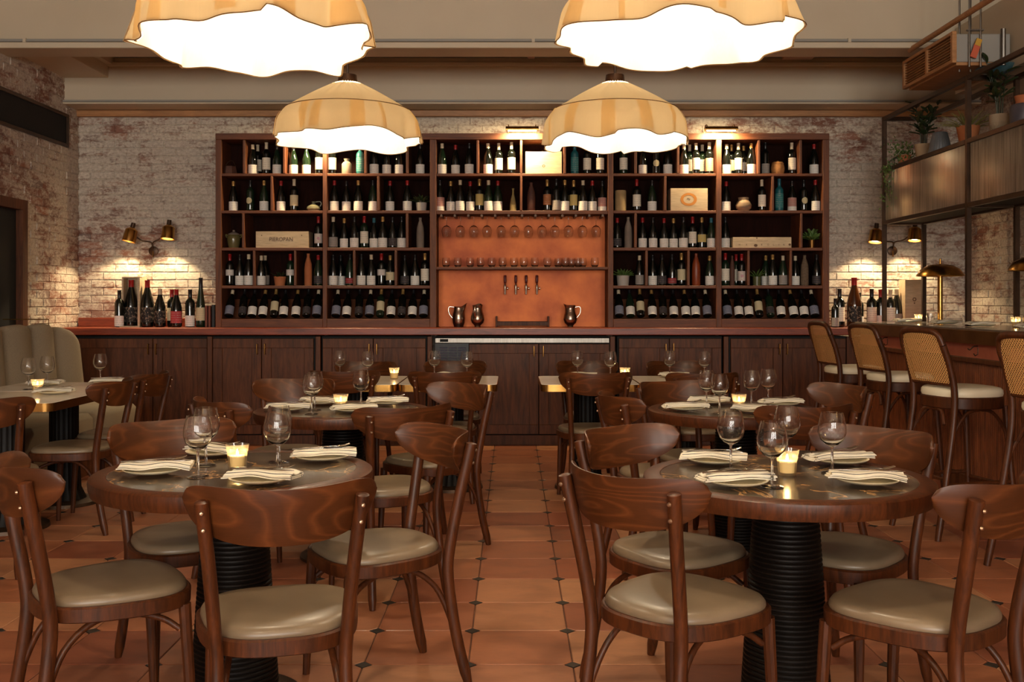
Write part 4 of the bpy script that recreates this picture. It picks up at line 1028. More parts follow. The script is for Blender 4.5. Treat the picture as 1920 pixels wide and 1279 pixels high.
# ------------------------------------------------------------------ dining chairs
def make_chair():
    o = thing('dining_chair', 'x', 'chair', (0, 0, 0), 0, 'bentwood dining chairs')
    hs, R, yb, tilt = .286, .272, -.300, .22
    def edge(s):
        u = abs(s) / hs; H = .142 * math.sqrt(max(0, 1 - u ** 3.4)); m = .777 + .040 * u ** 2.2
        return m + H / 2, m - H / 2
    def surf(s, z, off):
        a = s / R; x = (R + off) * math.sin(a); y = yb + R - (R + off) * math.cos(a); return Vector((x, y - (z - .77) * tilt, z))
    NS, NZ = 36, 7; th = .0065; vs = []; fs = []
    for side in (1, -1):
        for i in range(NS + 1):
            s = hs * .9999 * math.sin((i / NS - .5) * PI) * .55 + hs * .9999 * (2 * i / NS - 1) * .45; zt, zb = edge(s)
            for j in range(NZ + 1):
                z = zb + (zt - zb) * j / NZ
                e = th * min(1, (.35 + .65 * math.sin(PI * j / NZ) ** .4)); vs.append(surf(s, z, side * e))
    m = (NS + 1) * (NZ + 1)
    for i in range(NS):
        for j in range(NZ):
            a = i * (NZ + 1) + j; b = a + NZ + 1
            fs.append((a, b, b + 1, a + 1)); fs.append((m + a, m + a + 1, m + b + 1, m + b))
        for j, fl in ((0, 1), (NZ, 0)):
            a = i * (NZ + 1) + j; b = a + NZ + 1; fs.append((a, m + a, m + b, b) if fl else (a, b, m + b, m + a))
    for i in (0, NS):
        for j in range(NZ):
            a = i * (NZ + 1) + j; fs.append((a, a + 1, m + a + 1, m + a))
    MB().add(vs, fs).build('backrest', M['panel_wood'], o, smooth=50)
    # seat
    def outline(k, sw=.201, sd=.204, tp=.133, n=2.8, N=48):
        out = []
        for i in range(N):
            t = 2 * PI * i / N; c, s = math.cos(t), math.sin(t)
            x = math.copysign(abs(c) ** (2 / n), c) * sw * k; y = math.copysign(abs(s) ** (2 / n), s) * sd * k
            out.append((x * (1 + tp * y / sd), y))
        return out
    def rings(spec):
        m = MB(); vs = []
        for k, z in spec: vs += [(x, y, z) for x, y in outline(k)]
        N = 48; fs = []
        for q in range(len(spec) - 1): fs += [(q * N + i, q * N + (i + 1) % N, (q + 1) * N + (i + 1) % N, (q + 1) * N + i) for i in range(N)]
        fs.append(tuple(range(N - 1, -1, -1))); fs.append(tuple((len(spec) - 1) * N + i for i in range(N))); return m.add(vs, fs)
    rings([(1.02, .412), (1.05, .416), (1.055, .452), (1.03, .457), (.97, .457)]).build('seat_frame', M['chair_wood'], o)
    rings([(.985, .452), (1.0, .460), (.995, .468), (.965, .478), (.90, .484), (.75, .4875), (.5, .489), (.2, .4895)]).build('seat_cushion', M['vinyl'], o, smooth=60)
    # legs; the rear ones rise as back posts
    for s in (-1, 1):
        MB().tube(smooth_path([(s * .178, -.262, 0), (s * .166, -.222, .17), (s * .158, -.196, .36), (s * .162, -.200, .47), (s * .176, -.232, .65), (s * .191, -.262, .80), (s * .193, -.266, .822)], 4),
                  [.0125] + [.0175] * 22 + [.016, .010], 10, (1.0, 1.15), up=(1, 0, 0)).build('leg', M['chair_wood'], o, smooth=50)
        lg = o.children[-1]
        for z, yy, xx in ((.795, -.282, .192), (.752, -.273, .188)):
            MB().lathe([(0, .006), (.004, .005), (.0062, 0)], 10, (s * xx, yy - .001, z), Matrix.Rotation(PI / 2, 3, 'X') @ Matrix.Rotation(0, 3, 'X'), close=False).build('rivet', M['rivet'], lg)
        MB().tube([(s * .186, .186, 0), (s * .182, .178, .2), (s * .176, .166, .42)], [.0125, .0165, .0185], 10).build('leg', M['chair_wood'], o)
        MB().tube(smooth_path([(s * .168, -.226, .115), (s * .158, -.205, .22), (s * .140, -.155, .335), (s * .128, -.07, .398), (s * .130, .03, .402), (s * .146, .11, .378), (s * .165, .155, .345)], 5), .0095, 8).build('stretcher', M['chair_wood'], o, smooth=60)
    return o
CH = [('round dining chair with its back to the viewer at the front booth-side table', -.629, 2.737, 15.2),
      ('dining chair at the frame edge facing across the front booth-side table', -1.194, 3.006, -54.2),
      ('dining chair behind the front booth-side table, turned toward the viewer', -1.143, 3.607, -143.2),
      ('dining chair on the aisle side of the front booth-side table, facing left', -.465, 3.474, 120.4),
      ('dining chair with back to viewer at the aisle corner of the front bar-side table', .474, 2.851, -48.2),
      ('dining chair on the aisle, turned toward viewer at the front bar-side table', .552, 3.42, -138.4),
      ('dining chair behind the front bar-side table, next to the stools', 1.102, 3.414, 129.9),
      ('dining chair cut by the frame, back to viewer at the front bar-side table', 1.11, 2.782, 38.8),
      ('dining chair with back to viewer at the second booth-side round table', -.571, 4.579, 31.4),
      ('dining chair beyond the second booth-side round table, facing the viewer', -1.243, 5.635, -176.6),
      ('dining chair left of the second booth-side round table, back half turned', -1.178, 4.795, -49.0),
      ('dining chair on the aisle side of the second booth-side round table', -.436, 5.365, 135.1),
      ('dining chair on the aisle side of the second bar-side table, rivets showing', .739, 4.968, -76.9),
      ('dining chair beyond the second bar-side round table, facing the viewer', .988, 5.469, -156.2),
      ('dining chair with back to viewer at the second bar-side round table', 1.246, 4.637, 12.8),
      ('dining chair on the stool side of the second bar-side round table', 1.556, 5.382, 108.5),
      ('dining chair near side of the marble table first from the booth, back row', -1.126, 6.845, 6.2),
      ('dining chair near side of the marble table second from the booth, back row', -.451, 6.761, 4.3),
      ('dining chair near side of the marble table third from the booth, back row', .519, 6.669, 5.5),
      ('dining chair near side of the marble table fourth from the booth, back row', 1.194, 6.637, 5.7),
      ('dining chair against the cabinets at the first back-row marble table', -1.108, 7.335, 172.5),
      ('dining chair against the cabinets at the second back-row marble table', -.441, 7.438, 175.5),
      ('dining chair against the cabinets at the third back-row marble table', .585, 7.431, 186.2),
      ('dining chair against the cabinets at the fourth back-row marble table', 1.268, 7.414, 191.3),
      ('dining chair opposite the booth, side-on at the nearer marble booth table', -2.515, 5.825, 87.9),
      ('dining chair opposite the booth, at the farther marble booth table', -2.506, 6.412, 85.8),
      ('dining chair at the frame edge, end of the nearer marble booth table', -2.551, 4.952, 14.8)]
chair0 = make_chair()
for i, (lab, x, y, a) in enumerate(CH):
    if i == 0: chair0.location = (x, y, 0); chair0.rotation_euler = (0, 0, math.radians(a)); chair0['label'] = lab.replace('round dining', 'dining')
    else: dup(chair0, (x, y, 0), math.radians(a), lab)

# ------------------------------------------------------------------ round tables
def round_table(x, y, label):
    o = thing('round_table', label, 'table', (x, y, 0), 0, 'round marble-topped tables'); r = .445
    MB().lathe([(r - .055, .748), (r - .052, .7515), (r - .008, .7515), (r, .746), (r + .002, .735), (r, .715), (r - .006, .698), (r - .03, .696), (r - .06, .696), (r - .06, .72)], 96, close=False).build('rim', M['chair_wood'], o)
    MB().lathe([(0, .7505), (r - .054, .7505), (r - .054, .72), (0, .72)], 96, close=False).build('top_inset', M['marble_dark'], o)
    prof = [(.14, .695), (.14, .675), (.10, .672)]; z = .665; k = 0
    while z > .05:
        t = (.665 - z) / .615; rr = .094 + .040 * t
        prof += [(rr, z), (rr + .007, z - .0045), (rr + .007, z - .010), (rr, z - .0135)]; z -= .0150
    prof += [(.135, .04), (.14, .02), (.14, .0)]
    MB().lathe(prof, 40, close=False).build('pedestal', M['ribbed_black'], o, smooth=30)
    MB().lathe([(.14, .022), (.205, .020), (.215, .014), (.216, 0)], 48, close=False).build('base_plate', M['bronze'], o)
    return o

round_table(-.905, 3.31, 'round wood-rimmed dark marble table in front on booth side')
round_table(.864, 3.2, 'round wood-rimmed dark marble table in front on bar side')
round_table(-.866, 5.19, 'second-row round dark marble table on booth side')
round_table(1.145, 5.19, 'second-row round dark marble table on bar side')
# square marble tables with a brass edge
def rrect(w, d, r, n=5):
    out = []
    for cx_, cy_, a in ((w / 2 - r, d / 2 - r, 0), (-w / 2 + r, d / 2 - r, 90), (-w / 2 + r, -d / 2 + r, 180), (w / 2 - r, -d / 2 + r, 270)):
        for i in range(n + 1):
            t = math.radians(a + 90 * i / n); out.append((cx_ + r * math.cos(t), cy_ + r * math.sin(t)))
    return out
def square_table(x, y, w, d, label, group):
    o = thing('square_table', label, 'table', (x, y, 0), 0, group)
    MB().prism(rrect(w - .006, d - .006, .05), .735, .752).build('marble_top', M['marble_white'], o)
    MB().prism(rrect(w, d, .053), .705, .7505).build('brass_edge', M['brass'], o)
    pr = [(.09, .70), (.075, .69)]
    m = MB(); n = 48
    vs = []; fs = []
    for z, rr in ((.03, .13), (.10, .10), (.40, .085), (.70, .085)):
        for i in range(n):
            t = 2 * PI * i / n; q = rr * (1 + (.05 if i % 2 else 0)); vs.append((q * math.cos(t), q * math.sin(t), z))
    for k in range(3): fs += [(k * n + i, k * n + (i + 1) % n, (k + 1) * n + (i + 1) % n, (k + 1) * n + i) for i in range(n)]
    m.add(vs, fs).build('pedestal', M['ribbed_black'], o)
    MB().lathe([(0, .03), (.13, .03), (.22, .02), (.225, 0)], 40, close=False).build('base_plate', M['bronze'], o)
    return o
ST = [(-1.095, 7.1), (-.428, 7.1), (.522, 7.1), (1.19, 7.1)]
for i, (x, y) in enumerate(ST):
    square_table(x, y, .660, .80, 'white marble table with brass edge, %s of four in front of the cabinets' % ORD[i], 'marble tables in the back row')
square_table(-2.90, 5.83, .82, .71, 'white marble booth table nearer the viewer', 'marble tables at the booth')
square_table(-2.90, 6.56, .82, .70, 'white marble booth table nearer the cabinets', 'marble tables at the booth')

# ------------------------------------------------------------------ table settings
plate_me = MB().lathe([(0, .006), (.06, .006), (.085, .012), (.094, .0175), (.095, .0195), (.092, .0195), (.083, .0145), (.06, .0085), (0, .0085)], 36, close=False).mesh('plate', M['plate'], 60)
def napkin_mesh(seed):
    rnd = random.Random(seed); p1, p2 = rnd.uniform(0, 6), rnd.uniform(0, 6); L, W = .112, .046
    m = MB(); NU, NV = 22, 10; layers = []
    def top(u, v, k):
        x = (u - .5) * 2 * L * (1 - .02 * k); y = (v - .5) * 2 * W * (1 + .05 * math.sin(5 * u + p1 + k))
        z = .017 - max(0, abs(x) - .075) ** 1.2 * .24 + .004 * math.sin(9 * u + p1) * math.sin(3 * v + p2) + .0045 * k
        if k == 2: z += .006 * math.exp(-((v - .25) / .12) ** 2) + .004 * math.exp(-((v - .8) / .1) ** 2)
        return Vector((x, y, max(z, .004 + .003 * k)))
    for k in range(3):
        y_off = (.0, .004, -.003)[k]
        vs = [top(i / NU, j / NV, k) + Vector((.003 * k, y_off, 0)) for j in range(NV + 1) for i in range(NU + 1)]
        vb = [v - Vector((0, 0, .0032)) for v in vs]; n = len(vs); fs = []
        for j in range(NV):
            for i in range(NU):
                a = j * (NU + 1) + i; fs.append((a, a + 1, a + NU + 2, a + NU + 1)); fs.append((n + a, n + a + NU + 1, n + a + NU + 2, n + a + 1))
        for i in range(NU):
            for j in (0, NV):
                a = j * (NU + 1) + i; fs.append((a, n + a, n + a + 1, a + 1))
        for j in range(NV):
            for i in (0, NU):
                a = j * (NU + 1) + i; fs.append((a, a + NU + 1, n + a + NU + 1, n + a))
        m.add(vs + vb, fs)
    return m.mesh('napkin', M['napkin'], 60)
NAP = [napkin_mesh(k) for k in range(4)]
def fork_mesh():
    m = MB().tube([(-.09, 0, 0), (-.03, 0, .004), (.03, 0, .004), (.045, 0, .003)], [.0045, .003, .0026, .005], 8, (.45, 1.3))
    m.box((.052, 0, .003), (.018, .02, .0018), None, .0006)
    for y in (-.0085, -.0028, .0028, .0085): m.tube([(.058, y, .003), (.075, y, .005), (.092, y * .95, .010)], [.0019, .0017, .001], 6)
    return m.mesh('fork', M['cutlery'], 60)
def knife_mesh():
    m = MB().tube([(-.105, 0, .001), (-.06, 0, .003), (-.01, 0, .003), (.0, 0, .003)], [.0055, .005, .004, .003], 8, (.5, 1.2))
    m.prism([(0, -.004), (.07, -.008), (.10, -.006), (.112, .002), (.10, .004), (0, .004)], .002, .0036)
    return m.mesh('knife', M['cutlery'], 60)
fork_me, knife_me = fork_mesh(), knife_mesh()
def setting(x, y, a, where, z=.7525, k=0, cut=True, nap=(0.0, 0.0)):
    a = math.radians(a)
    tag(put('side_plate', plate_me, None, (x, y, z), (0, 0, a)), 'cream plate %s' % where, 'plate', 'plates on the tables')
    tag(put('napkin', NAP[k % 4], None, (x + nap[0], y + nap[1], z + .007), (0, 0, a)), 'folded striped white napkin %s' % where, 'napkin', 'napkins on the plates')
    if cut:
        c, s = math.cos(a), math.sin(a)
        def P(u, v): return (x + nap[0] + c * u - s * v, y + nap[1] + s * u + c * v, z + .0385)
        tag(put('fork', fork_me, None, P(.0, .018), (0, math.radians(-1), a + .12)), 'steel fork %s' % where, 'fork', 'forks on the napkins')
        tag(put('knife', knife_me, None, P(.0, -.012), (0, 0, a - .06)), 'steel knife %s' % where, 'knife', 'knives on the napkins')
votive_prof = [(0, .0), (.024, .0), (.026, .004), (.030, .05), (.036, .082)]
def votive_mesh():
    m = MB(); n = 56; vs = []; fs = []
    for r, z in votive_prof:
        for i in range(n):
            t = 2 * PI * i / n; q = r * (1 + (.045 if i % 2 and r > .01 else 0)); vs.append((q * math.cos(t), q * math.sin(t), z))
    for k in range(len(votive_prof) - 1): fs += [(k * n + i, k * n + (i + 1) % n, (k + 1) * n + (i + 1) % n, (k + 1) * n + i) for i in range(n)]
    return m.add(vs, fs).mesh('cup', M['votive'], 20)
cup_me = votive_mesh()
wax_me = MB().lathe([(0, .009), (.022, .009), (.025, .046), (.012, .043), (0, .042)], 24, close=False).mesh('candle', M['wax'], 50)
flame_me = MB().lathe([(0, .043), (.0035, .048), (.0042, .053), (.002, .062), (0, .067)], 10, close=False).mesh('flame', M['flame'], 60)
def votive(x, y, label, z=.7525, s=1.0):
    o = thing('votive_candle', label, 'candle', (x, y, z), random.random(), 'ribbed glass votive candles'); o.scale = (s, s, s)
    put('cup', cup_me, o); put('wax', wax_me, o); put('flame', flame_me, o)
    light('flame_light', 'POINT', o, (0, 0, .06), CANDLE_W, (1, .60, .25), .008)
    return o
T1, T2, T3, T4 = 'front booth-side round table', 'front bar-side round table', 'second booth-side round table', 'second bar-side round table'
PLACES = [(-1.139, 3.221, 8, 'at the outer place of the ' + T1, 0), (-.759, 3.06, -12, 'at the near place of the ' + T1, 1), (-.655, 3.50, 10, 'at the aisle place of the ' + T1, 2), (-1.065, 3.61, -32, 'at the far place of the ' + T1, 3),
          (.685, 3.43, -14, 'at the far aisle place of the ' + T2, 1), (.668, 3.02, 12, 'at the near aisle place of the ' + T2, 2), (1.11, 3.43, 14, 'at the far stool-side place of the ' + T2, 3), (1.065, 3.04, -10, 'at the near stool-side place of the ' + T2, 0),
          (-1.13, 5.08, 8, 'at the outer place of the ' + T3, 2), (-1.02, 5.40, -20, 'at the far place of the ' + T3, 0), (-.665, 5.39, 6, 'at the aisle place of the ' + T3, 1), (-.79, 5.03, 20, 'at the near place of the ' + T3, 3),
          (.875, 5.10, 6, 'at the aisle place of the ' + T4, 3), (1.06, 5.44, -16, 'at the far place of the ' + T4, 1), (1.42, 5.34, 8, 'at the stool-side place of the ' + T4, 2), (1.20, 5.0, -20, 'at the near place of the ' + T4, 0)]
for x, y, a, w, k in PLACES: setting(x, y, a, w, k=k, nap=(0, .018))
for i, (x, y) in enumerate(ST):
    for dy, wd in ((-.24, 'near'), (.24, 'far')):
        setting(x - .02, y + dy, 5 if dy < 0 else -8, 'at the %s place of the %s back-row marble table' % (wd, ORD[i]), k=i + (dy > 0), cut=False)
setting(-2.72, 6.02, 6, 'at the aisle place of the nearer booth table', k=1); setting(-3.05, 6.62, 0, 'at the booth place of the farther booth table', k=2)
setting(-2.70, 6.77, 8, 'at the aisle place of the farther booth table', k=3); setting(-3.1, 5.75, 0, 'at the booth place of the nearer booth table', k=0)
for x, y, w in [(-.983, 3.171, 'at the outer side of the ' + T1), (-1.027, 3.40, 'at the far outer side of the ' + T1), (-.798, 3.468, 'behind another at the aisle side of the ' + T1), (-.757, 3.27, 'behind the near plate of the ' + T1),
                (.713, 3.302, 'on the aisle side of the ' + T2), (.772, 3.007, 'nearest the viewer on the ' + T2), (.935, 3.445, 'behind the candle on the ' + T2), (1.027, 3.251, 'on the stool side of the ' + T2),
                (-.98, 4.954, 'nearest the viewer on the ' + T3), (-1.003, 5.15, 'at the outer side of the ' + T3), (-.783, 5.254, 'right of the candle on the ' + T3),
                (1.019, 4.977, 'nearest the viewer on the ' + T4), (1.009, 5.254, 'at the aisle side of the ' + T4), (1.242, 5.254, 'right of the candle on the ' + T4), (1.355, 5.36, 'farthest to the stool side of the ' + T4),
                (-1.235, 7.27, 'by the far setting of the first back-row marble table'), (-1.02, 7.16, 'at the inner side of the first back-row marble table'),
                (-.555, 7.25, 'by the far setting of the second back-row marble table'), (-.318, 7.16, 'at the inner side of the second back-row marble table'),
                (.468, 7.25, 'by the far setting of the third back-row marble table'), (.695, 7.16, 'at the inner side of the third back-row marble table'),
                (1.128, 7.25, 'by the far setting of the fourth back-row marble table'), (1.36, 7.16, 'at the inner side of the fourth back-row marble table'),
                (-2.78, 6.84, 'alone at the far corner of the farther booth table'), (-3.02, 6.33, 'first of two beside the booth candle'), (-2.99, 6.52, 'second of two beside the booth candle'), (-3.12, 6.0, 'at the frame edge on the nearer booth table')]:
    wine_glass((x, y, .7525), 'clear wine glass %s' % w, s=1.0 if y < 6 else 1.02)
for x, y, w in [(-.898, 3.313, 'lit ribbed votive at the centre of the ' + T1), (.869, 3.201, 'lit ribbed votive at the centre of the ' + T2), (-.866, 5.124, 'lit ribbed votive at the centre of the ' + T3), (1.148, 5.124, 'lit ribbed votive at the centre of the ' + T4),
                (-.835, 7.18, 'lit ribbed votive on the first back-row marble table'), (.862, 7.18, 'lit ribbed votive between the third and fourth back-row marble tables'), (-2.87, 6.13, 'lit votive on the nearer booth table')]:
    votive(min(x, .80) if y > 7 and x > 0 else x, y, w)

# ------------------------------------------------------------------ bar
BZ, BX = 1.12, 3.1
bar = thing('bar_counter', 'long bar counter with brass edge, copper apron and reeded wooden front', 'bar', (BX, 0, 0))
MB().span(.0, .66, 2.2, 9.17, BZ - .012, BZ, .002).build('bar_top', mottled('bar_stone', srgb(92, 84, 72), srgb(112, 102, 88), 5, .14, 0, .3, kind='World'), bar)
MB().span(-.004, .03, 2.2, 9.174, BZ - .105, BZ - .012, .003).build('brass_fascia', M['brass_old'], bar)
MB().span(.06, .64, 2.2, 9.16, BZ - .105, BZ - .013).build('substructure', M['void'], bar)
MB().span(.05, .07, 2.2, 9.16, .915, BZ - .105).build('copper_apron', M['copper_pink'], bar)
MB().span(.025, .07, 2.2, 9.16, .885, .918, .004).build('rail', M['dark_wood'], bar)
MB().span(.08, .60, 2.2, 9.16, .0, .91).build('carcass', M['void'], bar)
MB().span(.045, .08, 2.2, 9.16, .0, .10, .003).build('plinth', M['dark_wood'], bar)
rd = MB(); y = 2.2
while y < 9.15:
    rd.lathe([(.0135, .10), (.0135, .885)], 8, (.078, y, 0), close=False, a0=PI / 2, a1=3 * PI / 2); y += .028
slat = wood('reeded_wood', srgb(92, 46, 24), srgb(150, 84, 46), (1, 3, .6), 5, .4, .2, kind='World', rnd=False)
tag(rd.build('reeding', slat, bar, smooth=60), kind='stuff')
for y in (3.6, 4.4, 5.2, 6.0, 6.42, 6.85, 7.7, 8.5):
    MB().tube(smooth_path([(.05, y, 1.0), (.02, y, .998), (-.005, y, .975), (-.02, y, .985)], 4), .004, 6).tube([(.05, y, .99), (.05, y, .945), (.03, y, .935), (.02, y, .95)], .004, 6).build('bag_hook', M['bronze'], bar)

# ------------------------------------------------------------------ bar stools
def make_stool():
    o = thing('bar_stool', 'x', 'stool', (0, 0, 0), 0, 'cane-backed bar stools')
    frame = [(-.205, -.31, 0), (-.192, -.25, .30), (-.182, -.195, .62), (-.180, -.185, .80), (-.178, -.215, .95), (-.176, -.255, 1.06), (-.160, -.272, 1.115), (-.115, -.282, 1.137), (0, -.285, 1.142)]
    for s in (-1, 1):
        MB().tube(smooth_path([(x * -s, y, z) for x, y, z in frame[:6]], 5), [.016] + [.0185] * 25, 10).build('leg', M['chair_wood'], o, smooth=60)
    top = [frame[5], frame[6], frame[7], frame[8]]; full = top + [(-x, y, z) for x, y, z in top[-2::-1]]
    MB().tube(smooth_path(full, 5), .0180, 10).build('top_rail', M['chair_wood'], o, smooth=60)
    MB().tube([(-.178, -.19, .846), (0, -.205, .846), (.178, -.19, .846)], .014, 8).build('back_rail', M['chair_wood'], o)
    def fn(u, v):
        z = .85 + (1.125 - .85) * v; t = max(0, (z - .80) / .34); y = -.190 - .095 * t - .012 * math.cos((u - .5) * PI)
        w = .172 if z < 1.06 else .172 - (z - 1.06) * .45
        return ((u - .5) * 2 * w, y, z)
    MB().grid(fn, 14, 12).build('cane_back', M['cane'], o, smooth=60)
    def ring(k, z, n=40):
        return [(math.copysign(abs(math.cos(2 * PI * i / n)) ** .75, math.cos(2 * PI * i / n)) * .195 * k, math.copysign(abs(math.sin(2 * PI * i / n)) ** .75, math.sin(2 * PI * i / n)) * .195 * k, z) for i in range(n)]
    def stack(spec):
        n = 40; vs = sum([ring(k, z) for k, z in spec], []); fs = [(q * n + i, q * n + (i + 1) % n, (q + 1) * n + (i + 1) % n, (q + 1) * n + i) for q in range(len(spec) - 1) for i in range(n)]
        fs += [tuple(range(n - 1, -1, -1)), tuple((len(spec) - 1) * n + i for i in range(n))]; return MB().add(vs, fs)
    stack([(1.0, .705), (1.03, .71), (1.03, .765), (1.0, .772)]).build('seat_frame', M['chair_wood'], o)
    stack([(1.0, .772), (1.02, .785), (1.01, .806), (.95, .818), (.8, .824), (.4, .828)]).build('seat_cushion', M['cushion_white'], o, smooth=60)
    for s in (-1, 1):
        MB().tube([(s * .195, .205, 0), (s * .180, .18, .35), (s * .165, .155, .72)], [.014, .017, .018], 10).build('leg', M['chair_wood'], o)
        MB().tube(smooth_path([(s * .183, -.215, .50), (s * .175, -.17, .60), (s * .165, -.09, .685), (s * .162, 0, .705)], 5), .010, 8).build('arch_brace', M['chair_wood'], o)
        MB().tube(smooth_path([(s * .172, .165, .50), (s * .168, .14, .60), (s * .163, .07, .685), (s * .162, -.02, .705)], 5), .010, 8).build('arch_brace', M['chair_wood'], o)
        MB().tube([(s * .192, -.245, .30), (s * .182, .19, .30)], .011, 8).build('foot_rail', M['chair_wood'], o)
    MB().tube(smooth_path([(-.12, -.205, .62), (-.08, -.19, .69), (0, -.18, .70), (.08, -.19, .69), (.12, -.205, .62)], 4), .010, 8).build('arch_brace', M['chair_wood'], o)
    MB().tube([(-.182, .19, .27), (.182, .19, .27)], .012, 8).build('foot_rail', M['chair_wood'], o); MB().tube([(-.192, -.25, .33), (.192, -.25, .33)], .011, 8).build('foot_rail', M['chair_wood'], o)
    return o
stool0 = make_stool()
for i, (x, y, th, lab) in enumerate([(2.555, 7.58, 6, 'cane-backed bar stool farthest from the viewer'), (2.62, 6.85, 10, 'second cane-backed bar stool from the back counter'),
                                     (2.56, 5.77, 14, 'third cane-backed bar stool from the back counter'), (2.69, 4.87, 14, 'cane-backed bar stool cut by the frame edge')]):
    a = math.radians(th - 90)
    if i == 0: stool0.location = (x, y, 0); stool0.rotation_euler = (0, 0, a); stool0['label'] = lab
    else: dup(stool0, (x, y, 0), a, lab)

# things on the bar
for x, y, a, w in [(3.33, 8.55, 10, 'on the bar beneath the nearest frame post'), (3.40, 7.95, 14, 'on the bar below the brass mushroom lamp'), (3.36, 7.25, 8, 'on the bar beside the second candle'), (3.4, 6.6, 8, 'on the bar at the frame edge')]:
    setting(x, y, a, w, BZ + .001, 1, False)
for x, y, w in [(3.43, 8.55, 'candle farther along the bar'), (3.53, 7.1, 'candle nearer along the bar')]:
    votive(x, y, 'small lit glass ' + w, BZ + .001, .9)
for i, (x, y) in enumerate([(3.42, 8.28), (3.46, 7.72), (3.50, 6.88)]):
    tag(put('tumbler', tumbler_me, None, (x, y, BZ), (0, 0, i)), 'clear tumbler on the bar, %s from the back counter' % ORD[i], 'glass', 'tumblers on the bar')
ml = thing('mushroom_lamp', 'brass mushroom table lamp standing on the bar', 'lamp', (3.60, 8.52, BZ))
MB().lathe([(0, 0), (.085, 0), (.085, .012), (.03, .02), (.021, .03), (.021, .40), (0, .40)], 28, close=False).build('stem', M['brass'], ml)
MB().lathe([(.0, .50), (.03, .498), (.10, .485), (.155, .455), (.19, .405), (.192, .395), (.188, .396), (.15, .445), (.09, .472), (0, .485)], 40, close=False).build('shade', M['brass'], ml)
MB().lathe([(0, .545), (.008, .543), (.010, .50), (0, .50)], 12, close=False).build('finial', M['brass'], ml)
ml2 = dup(ml, (3.62, 6.98, BZ), 0, 'brass mushroom lamp mostly beyond the frame edge')

# ------------------------------------------------------------------ hanging frame over the bar
fx0, fx1 = 3.3, 3.65; PY = [8.98, 7.33, 5.68, 4.03]
fr = thing('bar_gantry', 'bronze steel gantry with reeded glass panels above the bar', 'gantry', (fx0, 0, BZ))
t = .017
def beam(a, b, nm='rail'):
    a, b = Vector(a), Vector(b); lo = Vector((min(a.x, b.x), min(a.y, b.y), min(a.z, b.z))); hi = Vector((max(a.x, b.x), max(a.y, b.y), max(a.z, b.z)))
    return MB().span(lo.x - t, hi.x + t, lo.y - t, hi.y + t, lo.z - t, hi.z + t, .002).build(nm, M['bronze'], fr)
W_ = fx1 - fx0
for y in PY:
    beam((0, y, .02), (0, y, 2.92 - BZ), 'post'); beam((W_, y, .02), (W_, y, 2.92 - BZ), 'post')
    for z in (2.0, 2.46, 2.92): beam((.04, y, z - BZ), (W_ - .04, y, z - BZ), 'cross_bar')
for z in (2.0, 2.46, 2.92):
    for x in (0, W_):
        for a, b in zip(PY, PY[1:]): beam((x, b + .036, z - BZ), (x, a - .036, z - BZ))
def reed():
    N = Nodes('reeded_glass'); b = N.bsdf(srgb(150, 138, 122), .14, 0, 0); b.inputs['Transmission Weight'].default_value = .35
    b.inputs['Metallic'].default_value = .45
    n = N.noise(N.coord('World', (30, 30, .6)), 3, 3); N.link(N.ramp(n.outputs['Fac'], [(.3, srgb(128, 116, 102)), (.7, srgb(196, 182, 162))]).outputs[0], b.inputs['Base Color']); return N.m
RG = reed()
for a, b in zip(PY, PY[1:]):
    y0, y1 = b + .03, a - .03; n = int((y1 - y0) / .006)
    m = MB().grid(lambda u, v: (.0 + .0022 * math.cos(round(u * n) * PI * .5), y0 + (y1 - y0) * u, 2.015 - BZ + v * (2.445 - 2.015)), n, 1)
    m.build('glass_panel', RG, fr, smooth=0)
    MB().span(.012, W_ - .01, b + .02, a - .02, 2.452 - BZ, 2.462 - BZ).build('shelf', M['bronze'], fr); MB().span(.012, W_ - .01, b + .02, a - .02, 2.0 - BZ, 2.01 - BZ).build('under_shelf', M['void'], fr)
SHZ = 2.478
zz_plant('zz_plant', 'glossy dark plant in a cream pot near the end of the gantry', (3.42, 8.42, SHZ), .055, .072, .13, mottled('cream_pot', srgb(176, 150, 116), srgb(196, 172, 138), 6, .8), 6, .34, 4)
zz_plant('zz_plant', 'taller glossy dark plant in a pale pot past the gantry post', (3.47, 7.20, SHZ), .068, .075, .15, mottled('pale_pot', srgb(168, 148, 122), srgb(188, 170, 142), 4, .8), 6, .42, 9)
rib = MB(); n = 60
for k, (r, z) in enumerate([(.0, 0), (.085, 0), (.088, .012), (.055, .165), (.050, .17), (.05, .16), (0, .1)]): pass
vs = []; pr = [(.084, 0), (.088, .012), (.072, .09), (.054, .165), (.048, .168)]
for r, z in pr:
    for i in range(n): a = 2 * PI * i / n; q = r * (1 + (.03 if i % 2 else 0)); vs.append((q * math.cos(a), q * math.sin(a), z))
rib.add(vs, [(k * n + i, k * n + (i + 1) % n, (k + 1) * n + (i + 1) % n, (k + 1) * n + i) for k in range(len(pr) - 1) for i in range(n)])
tag(rib.build('ribbed_vase', mottled('blue_grey_glaze', srgb(92, 96, 100), srgb(120, 124, 126), 6, .4), None, (3.40, 8.05, SHZ)), 'blue-grey ribbed conical vase on the gantry shelf', 'vase')
tuft('grass_plant', 'wispy grass plant in terracotta pot on the gantry shelf', (3.43, 7.62, SHZ), .06, .085, .14, mottled('orange_clay', srgb(176, 104, 60), srgb(196, 124, 78), 5, .8), 46, .17, .012, M['leaf_pale'], 12, 1.4)
rnd = random.Random(5); tp = thing('trailing_plant', 'bushy trailing plant spilling over the end of the gantry', 'plant', (3.40, 8.78, SHZ)); pot(tp, .045, .055, .09, M['terracotta'])
fo = MB()
